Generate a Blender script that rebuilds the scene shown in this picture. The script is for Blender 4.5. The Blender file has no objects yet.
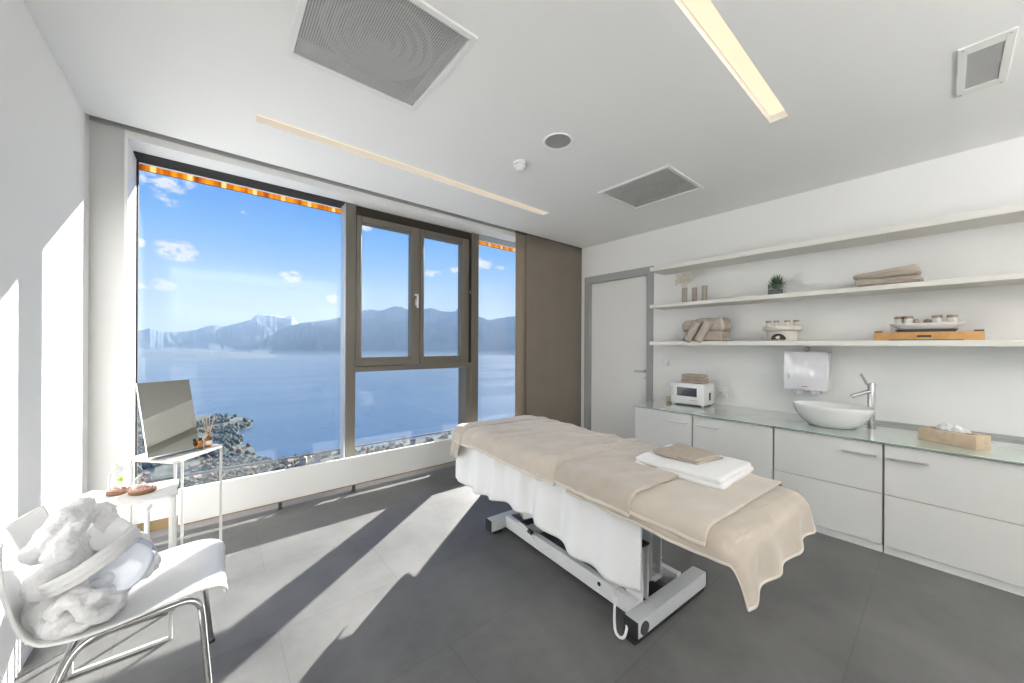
import bpy, bmesh, math, random
from mathutils import Vector, Matrix, noise
random.seed(7)
PI = math.pi
C = bpy.context.scene.collection
WM = {}                                   # world matrix of each built object

# ------------------------------------------------------------------ camera
YAW, ROLL, FPX, CX, CY, H = .693, .005, 360., 512., 344.5, 1.4
Fw = Vector((math.sin(YAW), math.cos(YAW), 0)); Rt0 = Vector((math.cos(YAW), -math.sin(YAW), 0)); Up0 = Vector((0, 0, 1))
Rt = Rt0*math.cos(ROLL) + Up0*math.sin(ROLL); Up = Up0*math.cos(ROLL) - Rt0*math.sin(ROLL)
EYE = Vector((0, 0, H))
def ray(x, y): return Fw + Rt*(x-CX)/FPX + Up*(CY-y)/FPX
def far(x, y, t): return EYE + ray(x, y)*t
def onz(x, y, z):
    r = ray(x, y); return EYE + r*((z-H)/r.z)
cam = bpy.data.cameras.new('camera'); co = bpy.data.objects.new('camera', cam); C.objects.link(co)
M = Matrix.Identity(4)
for i in range(3):
    M[i][0] = Rt[i]; M[i][1] = Up[i]; M[i][2] = -Fw[i]; M[i][3] = EYE[i]
co.matrix_world = M
cam.sensor_width = 36; cam.lens = 36*FPX/1024; cam.shift_y = (CY-341.5)/1024
cam.clip_start = .02; cam.clip_end = 60000
bpy.context.scene.camera = co

# ------------------------------------------------------------------ materials
def new_mat(name):
    m = bpy.data.materials.new(name); m.use_nodes = True
    nt = m.node_tree; b = nt.nodes['Principled BSDF']
    return m, nt, b
def N(nt, t, **k):
    n = nt.nodes.new(t)
    for a, v in k.items(): setattr(n, a, v)
    return n
def mat(name, col, rough=.5, metal=0, bump=0, bscale=50, var=0, vscale=6, spec=.5, sheen=0, trans=0, ior=1.45, coat=0, bdist=.002):
    m, nt, b = new_mat(name)
    b.inputs['Base Color'].default_value = (*col, 1)
    b.inputs['Roughness'].default_value = rough; b.inputs['Metallic'].default_value = metal
    b.inputs['Specular IOR Level'].default_value = spec
    b.inputs['Coat Weight'].default_value = coat
    if sheen: b.inputs['Sheen Weight'].default_value = sheen
    if trans: b.inputs['Transmission Weight'].default_value = trans; b.inputs['IOR'].default_value = ior
    tc = N(nt, 'ShaderNodeTexCoord')
    if var:
        n = N(nt, 'ShaderNodeTexNoise'); n.inputs['Scale'].default_value = vscale; n.inputs['Detail'].default_value = 5
        nt.links.new(tc.outputs['Object'], n.inputs['Vector'])
        r = N(nt, 'ShaderNodeValToRGB'); r.color_ramp.elements[0].position = .3; r.color_ramp.elements[1].position = .7
        r.color_ramp.elements[0].color = (*[c*(1-var) for c in col], 1); r.color_ramp.elements[1].color = (*[min(1, c*(1+var)) for c in col], 1)
        nt.links.new(n.outputs['Fac'], r.inputs['Fac']); nt.links.new(r.outputs['Color'], b.inputs['Base Color'])
    if bump:
        n = N(nt, 'ShaderNodeTexNoise'); n.inputs['Scale'].default_value = bscale; n.inputs['Detail'].default_value = 4
        nt.links.new(tc.outputs['Object'], n.inputs['Vector'])
        bp = N(nt, 'ShaderNodeBump'); bp.inputs['Strength'].default_value = bump; bp.inputs['Distance'].default_value = bdist
        nt.links.new(n.outputs['Fac'], bp.inputs['Height']); nt.links.new(bp.outputs['Normal'], b.inputs['Normal'])
    return m
def emis(name, col, s):
    m, nt, b = new_mat(name)
    b.inputs['Base Color'].default_value = (.10, .09, .07, 1)
    b.inputs['Emission Color'].default_value = (*col, 1); b.inputs['Emission Strength'].default_value = s
    return m
def glass_mat(name, tint=(1, 1, 1), refl=1.0, rough=0.0):
    m, nt, b = new_mat(name); nt.nodes.remove(b)
    out = nt.nodes['Material Output']
    t = N(nt, 'ShaderNodeBsdfTransparent'); t.inputs['Color'].default_value = (*tint, 1)
    g = N(nt, 'ShaderNodeBsdfGlossy'); g.inputs['Roughness'].default_value = rough
    f = N(nt, 'ShaderNodeFresnel')
    ge = N(nt, 'ShaderNodeNewGeometry'); io = N(nt, 'ShaderNodeMapRange'); io.inputs['To Min'].default_value = 1.45; io.inputs['To Max'].default_value = 1/1.45
    nt.links.new(ge.outputs['Backfacing'], io.inputs['Value']); nt.links.new(io.outputs[0], f.inputs['IOR'])
    mu = N(nt, 'ShaderNodeMath', operation='MULTIPLY'); mu.inputs[1].default_value = refl
    mx = N(nt, 'ShaderNodeMixShader')
    nt.links.new(f.outputs[0], mu.inputs[0]); nt.links.new(mu.outputs[0], mx.inputs[0])
    nt.links.new(t.outputs[0], mx.inputs[1]); nt.links.new(g.outputs[0], mx.inputs[2]); nt.links.new(mx.outputs[0], out.inputs['Surface'])
    return m

WALL = mat('wall_paint', (.86, .86, .85), .75, bump=.06, bscale=220, spec=.2)
CEIL = mat('ceiling_paint', (.90, .90, .89), .85, bump=.04, bscale=200, spec=.15)
WHITE = mat('white_lacquer', (.84, .84, .82), .35)
TRIMW = mat('white_trim_paint', (.82, .82, .81), .45)
SLOT = mat('slot_grey', (.40, .40, .39), .8)
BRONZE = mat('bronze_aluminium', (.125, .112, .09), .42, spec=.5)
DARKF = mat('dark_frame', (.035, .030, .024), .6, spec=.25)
ALU = mat('brushed_aluminium', (.55, .57, .60), .35, metal=.7)
GREYF = mat('grey_door_frame', (.36, .37, .37), .5)
DOORM = mat('door_leaf_paint', (.84, .84, .83), .4)
CURT = mat('taupe_blind_fabric', (.23, .195, .16), .9, bump=.15, bscale=500, var=.05, vscale=3)
CURT2 = mat('sunlit_taupe_fabric', (.32, .26, .20), .9, bump=.15, bscale=500)  # lighter copy of the blind taupe, sun shining through is put into the colour
CHROME = mat('chrome', (.58, .58, .58), .10, metal=1)
STEEL = mat('satin_steel', (.62, .62, .61), .28, metal=1)
BLACK = mat('black_plastic', (.02, .02, .02), .45)
DGREY = mat('dark_grey_plastic', (.07, .075, .08), .5)
POWD = mat('powder_coated_white', (.76, .77, .78), .38)
POWG = mat('powder_coated_light_grey', (.60, .62, .64), .4)
GLOSSW = mat('glossy_white_front', (.78, .775, .75), .12, coat=.5)
SHELFM = mat('cream_shelf_lacquer', (.80, .78, .73), .5)
CERAM = mat('white_ceramic', (.80, .80, .79), .1, coat=.6)
STONEW = mat('stoneware_cream', (.72, .69, .62), .35, var=.08, vscale=60)
STONEB = mat('stoneware_brown', (.30, .21, .15), .5, var=.2, vscale=60)
BAMBOO = mat('bamboo', (.55, .30, .11), .5, var=.12, vscale=25)
OAK = mat('pale_oak', (.60, .47, .33), .5, var=.10, vscale=30)
WALN = mat('brown_wood', (.20, .095, .045), .5, var=.2, vscale=30)
SHEET = mat('white_cotton', (.82, .83, .84), .9, bump=.2, bscale=300)
TERRY = mat('white_terry', (.84, .84, .84), .95, bump=.9, bscale=260, bdist=.004, sheen=.3)
ROBEM = mat('white_fleece', (.68, .68, .69), .95, bump=.7, bscale=110, bdist=.005, sheen=.4)
ROBEB = mat('robe_belt_fleece', (.66, .66, .665), .95, bump=.8, bscale=200, bdist=.004, sheen=.3)
TAUPE = mat('taupe_fleece', (.43, .375, .315), .95, bump=.5, bscale=160, bdist=.003, var=.07, vscale=9, sheen=.4)
TAUPEL = mat('pale_taupe_fleece', (.49, .43, .365), .95, bump=.5, bscale=160, bdist=.003, var=.06, vscale=9, sheen=.4)
TAUPET = mat('taupe_terry', (.43, .37, .31), .95, bump=1, bscale=260, bdist=.004, var=.08, vscale=30)
HEM = mat('pale_hem', (.61, .56, .50), .9, bump=.4, bscale=200)
AMBER = mat('amber_glass', (.55, .20, .03), .05, trans=.7)
REED = mat('reed', (.55, .38, .22), .7)
LABELM = mat('paper_label', (.85, .84, .80), .7)
MIRROR = mat('mirror_glass', (.52, .52, .49), .02, metal=1)
CLEARG = glass_mat('clear_glass', (.93, .95, .95), 3.0)
PLASTIC = glass_mat('clear_plastic_film', (.90, .92, .97), 2.2, .12)
PANE = glass_mat('window_glass', (.975, .985, .985), .7)
GREEN = mat('leaf_green', (.05, .10, .05), .6, var=.3, vscale=40)
DRIED = mat('dried_flower', (.70, .66, .55), .9)
WHITEB = mat('white_plastic', (.80, .80, .80), .3)
TEALD = mat('dark_window_glass', (.06, .07, .085), .08)
TOPGL = mat('green_white_back_painted_glass', (.50, .57, .52), .06, coat=.8)
EDGEG = mat('green_glass_edge', (.33, .42, .37), .15)
TRENCH = mat('trench_grey', (.20, .20, .21), .45)
BROWNW = mat('brown_subsill', (.30, .21, .10), .6)
GRILLD = mat('duct_dark', (.10, .10, .10), .8)
RED = mat('red_print', (.6, .03, .03), .5)
HERB = mat('pink_herbs', (.6, .35, .3), .8, var=.4, vscale=80)
LED = emis('warm_led_diffuser', (1.0, .81, .58), 1.12)

# floor tiles
FLOOR, nt, b = new_mat('grey_floor_tile')
tc = N(nt, 'ShaderNodeTexCoord'); br = N(nt, 'ShaderNodeTexBrick')
br.inputs['Scale'].default_value = 1; br.inputs['Brick Width'].default_value = 1.2; br.inputs['Row Height'].default_value = .6
br.inputs['Mortar Size'].default_value = .002; br.inputs['Mortar Smooth'].default_value = .3; br.inputs['Bias'].default_value = 0
br.inputs['Color1'].default_value = (.124, .124, .121, 1); br.inputs['Color2'].default_value = (.134, .134, .131, 1); br.inputs['Mortar'].default_value = (.098, .098, .096, 1)
mp = N(nt, 'ShaderNodeMapping'); mp.inputs['Location'].default_value = (.379, .44, 0)
nt.links.new(tc.outputs['Object'], mp.inputs['Vector']); nt.links.new(mp.outputs[0], br.inputs['Vector'])
n1 = N(nt, 'ShaderNodeTexNoise'); n1.inputs['Scale'].default_value = 2.2; n1.inputs['Detail'].default_value = 8; n1.inputs['Roughness'].default_value = .6
nt.links.new(tc.outputs['Object'], n1.inputs['Vector'])
mr = N(nt, 'ShaderNodeMapRange'); mr.inputs['From Min'].default_value = .3; mr.inputs['From Max'].default_value = .7; mr.inputs['To Min'].default_value = .72; mr.inputs['To Max'].default_value = 1.26
nt.links.new(n1.outputs['Fac'], mr.inputs['Value'])
mx = N(nt, 'ShaderNodeMix', data_type='RGBA', blend_type='MULTIPLY'); mx.inputs[0].default_value = 1
nt.links.new(br.outputs['Color'], mx.inputs[6]); nt.links.new(mr.outputs[0], mx.inputs[7]); nt.links.new(mx.outputs[2], b.inputs['Base Color'])
mr2 = N(nt, 'ShaderNodeMapRange'); mr2.inputs['To Min'].default_value = .38; mr2.inputs['To Max'].default_value = .55
nt.links.new(n1.outputs['Fac'], mr2.inputs['Value']); nt.links.new(mr2.outputs[0], b.inputs['Roughness'])
b.inputs['Specular IOR Level'].default_value = .32

# perforated sheet for the ceiling outlets
def perforated(name, pitch, hole, col):
    m, nt, b = new_mat(name)
    b.inputs['Base Color'].default_value = (*col, 1); b.inputs['Roughness'].default_value = .5
    tc = N(nt, 'ShaderNodeTexCoord'); sx = N(nt, 'ShaderNodeSeparateXYZ'); nt.links.new(tc.outputs['Object'], sx.inputs[0])
    acc = None
    for ax in (0, 1):
        a = N(nt, 'ShaderNodeMath', operation='MULTIPLY'); a.inputs[1].default_value = 1/pitch; nt.links.new(sx.outputs[ax], a.inputs[0])
        f = N(nt, 'ShaderNodeMath', operation='FRACT'); nt.links.new(a.outputs[0], f.inputs[0])
        s = N(nt, 'ShaderNodeMath', operation='SUBTRACT'); s.inputs[1].default_value = .5; nt.links.new(f.outputs[0], s.inputs[0])
        q = N(nt, 'ShaderNodeMath', operation='POWER'); q.inputs[1].default_value = 2
        ab = N(nt, 'ShaderNodeMath', operation='ABSOLUTE'); nt.links.new(s.outputs[0], ab.inputs[0]); nt.links.new(ab.outputs[0], q.inputs[0])
        if acc is None: acc = q
        else:
            ad = N(nt, 'ShaderNodeMath', operation='ADD'); nt.links.new(acc.outputs[0], ad.inputs[0]); nt.links.new(q.outputs[0], ad.inputs[1]); acc = ad
    g = N(nt, 'ShaderNodeMath', operation='GREATER_THAN'); g.inputs[1].default_value = hole*hole; nt.links.new(acc.outputs[0], g.inputs[0])
    nt.links.new(g.outputs[0], b.inputs['Alpha'])
    return m
PERF = perforated('perforated_white_sheet', .0105, .36, (.60, .60, .59))
PERF2 = perforated('perforated_grey_sheet', .006, .33, (.60, .60, .58))

# ------------------------------------------------------------------ mesh helpers
def BM(): return bmesh.new()
def box(bm, x0, x1, y0, y1, z0, z1, bev=0, seg=2):
    t = bmesh.new()
    v = [t.verts.new(p) for p in ((x0,y0,z0),(x1,y0,z0),(x1,y1,z0),(x0,y1,z0),(x0,y0,z1),(x1,y0,z1),(x1,y1,z1),(x0,y1,z1))]
    for f in ((0,3,2,1),(4,5,6,7),(0,1,5,4),(1,2,6,5),(2,3,7,6),(3,0,4,7)): t.faces.new([v[i] for i in f])
    if bev: bmesh.ops.bevel(t, geom=list(t.edges), offset=bev, segments=seg, affect='EDGES', profile=.6)
    merge(bm, t); return bm
def merge(bm, t, mtx=None):
    if mtx is not None: bmesh.ops.transform(t, matrix=mtx, verts=t.verts)
    me = bpy.data.meshes.new('tmp'); t.to_mesh(me); t.free(); bm.from_mesh(me); bpy.data.meshes.remove(me)
def obox(bm, p0, p1, w, h, bev=0, upv=Vector((0,0,1))):
    """a bar of section w x h from p0 to p1"""
    p0 = Vector(p0); p1 = Vector(p1); d = p1-p0; L = d.length; z = d/L
    x = upv.cross(z)
    if x.length < 1e-4: x = Vector((1,0,0))
    x.normalize(); y = z.cross(x)
    t = bmesh.new(); box(t, -w/2, w/2, -h/2, h/2, 0, L, bev)
    m = Matrix.Identity(4)
    for i in range(3): m[i][0] = x[i]; m[i][1] = y[i]; m[i][2] = z[i]; m[i][3] = p0[i]
    merge(bm, t, m)
def tube(bm, pts, r, seg=12, closed=False, cap=True):
    pts = [Vector(p) for p in pts]; n = len(pts); rings = []
    rr = r if isinstance(r, (list, tuple)) else [r]*n
    prev = None
    for i in range(n):
        a = pts[i-1] if (i > 0 or closed) else pts[i]; c = pts[(i+1) % n] if (i < n-1 or closed) else pts[i]
        t = (c-a).normalized()
        if prev is None:
            x = t.orthogonal().normalized()
        else:
            x = (prev - t*prev.dot(t)).normalized()
        prev = x; y = t.cross(x)
        rings.append([bm.verts.new(pts[i] + (x*math.cos(k*2*PI/seg)+y*math.sin(k*2*PI/seg))*rr[i]) for k in range(seg)])
    for i in range(n if closed else n-1):
        A = rings[i]; B = rings[(i+1) % n]
        for k in range(seg): bm.faces.new((A[k], A[(k+1) % seg], B[(k+1) % seg], B[k]))
    if cap and not closed:
        bm.faces.new(rings[0][::-1]); bm.faces.new(rings[-1])
    return bm
def smooth_path(pts, n=8):
    """rounded polyline: Catmull-Rom"""
    pts = [Vector(p) for p in pts]; out = []
    for i in range(len(pts)-1):
        p0 = pts[max(i-1, 0)]; p1 = pts[i]; p2 = pts[i+1]; p3 = pts[min(i+2, len(pts)-1)]
        for k in range(n):
            t = k/n
            out.append(.5*((2*p1)+(-p0+p2)*t+(2*p0-5*p1+4*p2-p3)*t*t+(-p0+3*p1-3*p2+p3)*t**3))
    out.append(pts[-1]); return out
def round_path(pts, r=.03, n=6):
    """polyline with rounded corners"""
    pts = [Vector(p) for p in pts]; out = [pts[0]]
    for i in range(1, len(pts)-1):
        a = (pts[i-1]-pts[i]); c = (pts[i+1]-pts[i]); rr = min(r, a.length*.45, c.length*.45)
        p = pts[i]+a.normalized()*rr; q = pts[i]+c.normalized()*rr
        for k in range(n+1):
            t = k/n; out.append((1-t)**2*p+2*t*(1-t)*pts[i]+t*t*q)
    out.append(pts[-1]); return out
def lathe(bm, prof, c=(0,0,0), seg=32, sx=1, sy=1, cap=True):
    rings = []
    for r, z in prof:
        rings.append([bm.verts.new((c[0]+r*sx*math.cos(k*2*PI/seg), c[1]+r*sy*math.sin(k*2*PI/seg), c[2]+z)) for k in range(seg)])
    for A, B in zip(rings, rings[1:]):
        for k in range(seg): bm.faces.new((A[k], A[(k+1) % seg], B[(k+1) % seg], B[k]))
    if cap:
        if prof[0][0] > 1e-5: bm.faces.new(rings[0][::-1])
        if prof[-1][0] > 1e-5: bm.faces.new(rings[-1])
    return bm
def grid(bm, f, nu, nv):
    V = [[bm.verts.new(f(i/nu, j/nv)) for j in range(nv+1)] for i in range(nu+1)]
    for i in range(nu):
        for j in range(nv): bm.faces.new((V[i][j], V[i+1][j], V[i+1][j+1], V[i][j+1]))
    return bm
def cyl(bm, p0, p1, r, seg=20): return tube(bm, [p0, p1], r, seg)

def mk(name, bm, m, parent=None, smooth=True, local=False, angle=40, **tags):
    """link ONE mesh object; bm is in world space unless local"""
    bmesh.ops.remove_doubles(bm, verts=bm.verts, dist=1e-6)
    bmesh.ops.recalc_face_normals(bm, faces=bm.faces)
    me = bpy.data.meshes.new(name)
    if parent is not None and not local:
        bmesh.ops.transform(bm, matrix=WM[parent.name].inverted(), verts=bm.verts)
    elif parent is None and not local and len(bm.verts):
        xs = [v.co.x for v in bm.verts]; ys = [v.co.y for v in bm.verts]; zs = [v.co.z for v in bm.verts]
        o0 = Vector(((min(xs)+max(xs))/2, (min(ys)+max(ys))/2, min(zs)))
        bmesh.ops.translate(bm, vec=-o0, verts=bm.verts)
    bm.to_mesh(me); bm.free()
    if smooth:
        me.shade_smooth()
        try: me.set_sharp_from_angle(angle=math.radians(angle))
        except Exception: pass
    o = bpy.data.objects.new(name, me); C.objects.link(o)
    me.materials.append(m)
    if parent is not None:
        o.parent = parent; WM[o.name] = WM[parent.name]
    elif not local:
        o.location = o0; WM[o.name] = Matrix.Translation(o0)
    else: WM[o.name] = Matrix.Identity(4)
    for k, v in tags.items(): o[k] = v
    return o
def thing(name, loc, label=None, cat=None, rz=0, group=None, kind=None):
    o = bpy.data.objects.new(name, None); C.objects.link(o); o.empty_display_size = .1
    o.location = loc; o.rotation_euler = (0, 0, rz)
    WM[o.name] = Matrix.Translation(Vector(loc)) @ Matrix.Rotation(rz, 4, 'Z')
    if label: o['label'] = label
    if cat: o['category'] = cat
    if group: o['group'] = group
    if kind: o['kind'] = kind
    return o
def tag(o, label, cat, group=None):
    o['label'] = label; o['category'] = cat
    if group: o['group'] = group
    return o
def struct(name, bm, m, **k):
    o = mk(name, bm, m, **k); o['kind'] = 'structure'; return o
def copy_tree(o, parent=None):
    c = o.copy(); C.objects.link(c)
    if parent is not None: c.parent = parent
    WM[c.name] = WM[o.name]
    for ch in list(o.children): copy_tree(ch, c)
    return c
def cells(bm, xs, ys, z0, z1, holes):
    xs = sorted(set(xs+[h[i] for h in holes for i in (0, 1)])); ys = sorted(set(ys+[h[i] for h in holes for i in (2, 3)]))
    for a, b_ in zip(xs, xs[1:]):
        for c, d in zip(ys, ys[1:]):
            mx_, my_ = (a+b_)/2, (c+d)/2
            if any(h[0] < mx_ < h[1] and h[2] < my_ < h[3] for h in holes): continue
            box(bm, a, b_, c, d, z0, z1)

# ------------------------------------------------------------------ room shell
XL, XR, YF, YB, ZC = -.627, 4.285, 3.49, -3.2, 2.85
YG_ = 3.925
YW = 3.78                                    # front of the window frames
b = BM(); box(b, XL-.2, XR+.2, YB-.2, 3.62, -.12, 0); struct('floor', b, FLOOR, smooth=False)
b = BM(); box(b, XL-.2, XR+.2, 3.62, 4.02, -.12, -.012); struct('trim_1', b, TRENCH, smooth=False)
b = BM(); box(b, XL-.2, XL, YB-.2, 4.02, 0, 3.1); struct('wall_left', b, WALL, smooth=False)
b = BM(); box(b, XL, XR, YB-.2, YB, 0, 3.1); struct('wall_back', b, WALL, smooth=False)
DY0, DY1, DZ = 2.44, 3.375, 2.335            # door opening
b = BM()
box(b, XR, XR+.2, YB-.2, DY0, 0, 3.1); box(b, XR, XR+.2, DY1, 4.02, 0, 3.1); box(b, XR, XR+.2, DY0, DY1, DZ, 3.1)
struct('wall_right', b, WALL, smooth=False)
leds = [(.205, 2.845, 2.785, 2.893), (.15, 2.788, .632, .738), (.15, 2.788, -1.52, -1.41)]
vents = [(.298, .930, 1.438, 2.078), (2.828, 3.418, 1.446, 2.086)]
b = BM(); cells(b, [XL, XR], [YB, YF], ZC, ZC+.12, leds+vents)
box(b, XL, XR, YB, 4.02, ZC+.12, ZC+.25)
struct('ceiling', b, CEIL, smooth=False)
b = BM(); box(b, XL, XR, 3.49, 3.575, ZC+.03, ZC+.12); box(b, XL, XR, 3.567, 3.5745, 2.849, ZC+.03); struct('trim_2', b, SLOT, smooth=False)
b = BM(); box(b, -.4679, 3.02, 3.575, 4.02, 2.796, ZC+.119); box(b, 3.02, XR, 3.575, 4.02, 2.796, ZC+.119)
struct('trim_3', b, TRIMW, smooth=False)
b = BM(); box(b, XL, -.468, 3.575, 4.02, 0, ZC+.0295); struct('wall_front', b, mat('shaded_pillar_paint', (.56, .56, .555), .75, bump=.06, bscale=220, spec=.2), smooth=False)  # wall paint darkened, the pillar's shade is put into its colour
b = BM(); box(b, -.4679, -.452, 3.565, YG_, .0, 2.7959); struct('trim_4', b, TRIMW, smooth=False)
b = BM(); box(b, 4.10, XR, 3.60, 4.02, 0, 2.796); struct('wall_front', b, WALL, smooth=False)
# LED recesses (diffuser inside the ceiling channel)
def led(x0, x1, y0, y1, label):
    t = thing('recessed_light_strip', ((x0+x1)/2, (y0+y1)/2, ZC), label, 'ceiling light')
    b = BM()
    box(b, x0, x0+.004, y0, y1, ZC, ZC+.06); box(b, x1-.004, x1, y0, y1, ZC, ZC+.06)
    box(b, x0+.004, x1-.004, y0, y0+.004, ZC, ZC+.06); box(b, x0+.004, x1-.004, y1-.004, y1, ZC, ZC+.06)
    mk('channel', b, WHITE, t, smooth=False)
    b = BM(); box(b, x0+.004, x1-.004, y0+.004, y1-.004, ZC+.045, ZC+.06); mk('diffuser', b, LED, t, smooth=False)
led(*leds[0], 'long narrow warm recessed light strip in the ceiling nearest the window')
led(*leds[1], 'warm recessed light strip in the ceiling, cut off by the top edge of the photo')
led(*leds[2], 'warm recessed fill light strip added unseen in the ceiling behind the camera')  # out of view, added to brighten the room

# ------------------------------------------------------------------ ceiling outlets
def outlet(x0, x1, y0, y1, label, perf):
    t = thing('ceiling_air_outlet', ((x0+x1)/2, (y0+y1)/2, ZC), label, 'air vent')
    X0, X1, Y0, Y1 = x0-.027, x1+.027, y0-.027, y1+.027
    b = BM()
    for q in ((X0, x0+.002, Y0, Y1), (x1-.002, X1, Y0, Y1), (x0, x1, Y0, y0+.002), (x0, x1, y1-.002, Y1)): box(b, *q, ZC-.014, ZC, .002, 1)
    mk('frame', b, WHITE, t, smooth=False)
    b = BM(); box(b, x0, x1, y0, y1, ZC-.004, ZC-.002); mk('perforated_plate', b, perf, t, smooth=False)
    b = BM(); box(b, x0, x1, y0, y1, ZC+.09, ZC+.10); mk('duct', b, GRILLD, t, smooth=False)
    cx, cy = (x0+x1)/2, (y0+y1)/2
    b = BM()
    for r in (.05, .10, .15, .20, .25):
        lathe(b, [(r-.022, .03), (r, .012), (r+.006, .012), (r-.014, .03)], (cx, cy, ZC), 40, cap=False)
    lathe(b, [(.016, .02), (.012, .004), (0.0001, .002)], (cx, cy, ZC), 20)
    mk('swirl_diffuser', b, mat('diffuser_grey', (.40, .40, .39), .6), t)
outlet(*vents[0], 'large square perforated ceiling air outlet at the top of the photo near the window', PERF)
outlet(*vents[1], 'smaller looking square perforated ceiling air outlet nearest the shelves', PERF)
t = thing('return_air_grille', (3.05, -.12, ZC), 'small rectangular white slatted grille in the ceiling at top right', 'air vent')
b = BM()
for q in ((2.79, 3.315, -.206, -.176), (2.79, 3.315, -.064, -.034), (2.79, 2.86, -.176, -.064), (3.245, 3.315, -.176, -.064)): box(b, *q, ZC-.008, ZC, .001, 1)
mk('frame', b, WHITE, t, smooth=False)
b = BM(); box(b, 2.86, 3.245, -.176, -.064, ZC-.0015, ZC); mk('backing', b, mat('grille_shadow_gap', (.25, .25, .25), .8), t, smooth=False)
b = BM()
for i in range(30):
    x = 2.866+i*.0128; obox(b, (x, -.176, ZC-.0045), (x, -.064, ZC-.0045), .006, .002)
mk('slats', b, mat('slat_grey', (.55, .55, .54), .6), t, smooth=False)
for x in (2.81, 3.295):
    for y in (-.19, -.05): b = BM(); cyl(b, (x, y, ZC-.011), (x, y, ZC-.007), .005, 10); mk('screw', b, STEEL, t)
t = thing('ceiling_loudspeaker', (1.883, 1.767, ZC), 'round grey ceiling loudspeaker between the smoke detector and the square outlet', 'loudspeaker')
b = BM(); lathe(b, [(.088, -.003), (.10, -.009), (.105, 0)], (1.883, 1.767, ZC), 48, cap=False); mk('rim', b, WHITE, t)
b = BM(); lathe(b, [(.0001, -.004), (.089, -.004)], (1.883, 1.767, ZC), 48, cap=False); mk('grille', b, mat('speaker_mesh', (.34, .34, .33), .7, bump=.5, bscale=900), t)
t = thing('smoke_detector', (1.878, 2.175, ZC), 'small white smoke detector on the ceiling beside the round loudspeaker', 'smoke detector')
b = BM(); lathe(b, [(.055, 0), (.055, -.018), (.05, -.022), (.04, -.022), (.04, -.026), (.05, -.028), (.046, -.04), (.036, -.046)], (1.878, 2.175, ZC), 32); mk('base', b, WHITEB, t)
b = BM(); lathe(b, [(.033, -.044), (.033, -.052), (.028, -.066), (.012, -.072), (.0001, -.072)], (1.878, 2.175, ZC), 32); mk('sensor_cap', b, WHITEB, t)

# ------------------------------------------------------------------ windows
YG = 3.93
ZT, ZB = 2.796, .17
def win(name, loc):
    o = thing(name, loc, kind='structure'); return o
w1 = win('window_1', (.25, YW, .07))
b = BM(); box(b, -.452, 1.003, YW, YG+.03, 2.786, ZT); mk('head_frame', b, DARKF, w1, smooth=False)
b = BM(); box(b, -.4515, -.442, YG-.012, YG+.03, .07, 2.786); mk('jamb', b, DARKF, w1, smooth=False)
b = BM(); box(b, -.452, 1.003, YW, YG+.03, .07, ZB); mk('window_sill', b, TRIMW, w1, smooth=False)
b = BM(); box(b, -.452, 4.10, YW+.01, YG+.09, -.012, .07); struct('trim_5', b, BROWNW, smooth=False)
b = BM(); box(b, -.442, 1.003, YG, YG+.006, ZB, 2.786); mk('glass_pane', b, PANE, w1, smooth=False)
# mullion between the large pane and the casement, return towards the glass coloured lighter for its sky reflection
w2 = win('window_2', (1.8, YW, .07))
b = BM(); box(b, 1.006, 1.10, YW, YG+.03, .07, ZT, .003, 1); mk('mullion', b, BRONZE, w2, smooth=False)
b = BM(); box(b, .997, 1.006, YW+.012, YG-.001, ZB, 2.786); mk('glazing_bead', b, ALU, w2, smooth=False)
b = BM(); box(b, 2.48, 2.587, YW, YG+.03, .07, ZT, .003, 1); mk('mullion', b, BRONZE, w2, smooth=False)
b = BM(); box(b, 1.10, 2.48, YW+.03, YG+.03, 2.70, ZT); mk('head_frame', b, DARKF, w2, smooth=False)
b = BM(); box(b, 1.10, 2.48, YW, YG+.03, 1.115, 1.17, .003, 1); mk('transom', b, BRONZE, w2, smooth=False)
b = BM(); box(b, 1.10, 2.4799, YW, YG+.03, .07, ZB); mk('window_sill', b, TRIMW, w2, smooth=False)
b = BM(); box(b, 2.405, 2.479, YW+.004, YG+.03, ZB, 1.115); mk('jamb', b, BRONZE, w2, smooth=False)
b = BM(); box(b, 1.10, 2.405, YW+.10, YW+.106, ZB, 1.115); mk('glass_pane', b, PANE, w2, smooth=False)
def sash(x0, x1, gx0, gx1, z0, z1, gz0, gz1):
    b = BM(); y0, y1 = YW-.005, YW+.075
    for q in ((x0, gx0, z0, z1), (gx1, x1, z0, z1), (gx0, gx1, z0, gz0), (gx0, gx1, gz1, z1)): box(b, q[0], q[1], y0, y1, q[2], q[3], .003, 1)
    o = mk('sash', b, BRONZE, w2, smooth=False)
    b = BM()
    for q in ((gx0, gx0+.006, gz0, gz1), (gx1-.006, gx1, gz0, gz1), (gx0, gx1, gz0, gz0+.006), (gx0, gx1, gz1-.006, gz1)): box(b, q[0], q[1], y0+.008, YW+.08, q[2], q[3])
    mk('glazing_bead', b, BRONZE, o, smooth=False)
    b = BM(); box(b, gx0+.006, gx1-.006, YW+.068, YW+.074, gz0+.006, gz1-.006); mk('glass_pane', b, PANE, o, smooth=False)
    return o
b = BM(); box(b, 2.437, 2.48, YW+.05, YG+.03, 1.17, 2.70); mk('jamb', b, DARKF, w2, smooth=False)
sA = sash(1.105, 1.784, 1.152, 1.692, 1.172, 2.695, 1.256, 2.632)
sB = sash(1.790, 2.437, 1.834, 2.337, 1.172, 2.695, 1.256, 2.632)
b = BM(); box(b, 1.728, 1.752, YW-.02, YW-.005, 1.83, 1.90, .003, 1); obox(b, (1.74, YW-.045, 1.885), (1.74, YW-.012, 1.885), .018, .018, .003); obox(b, (1.74, YW-.047, 1.945), (1.74, YW-.047, 1.80), .022, .012, .003)
obox(b, (1.705, YW-.047, 1.942), (1.75, YW-.047, 1.942), .012, .018, .003)
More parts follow.
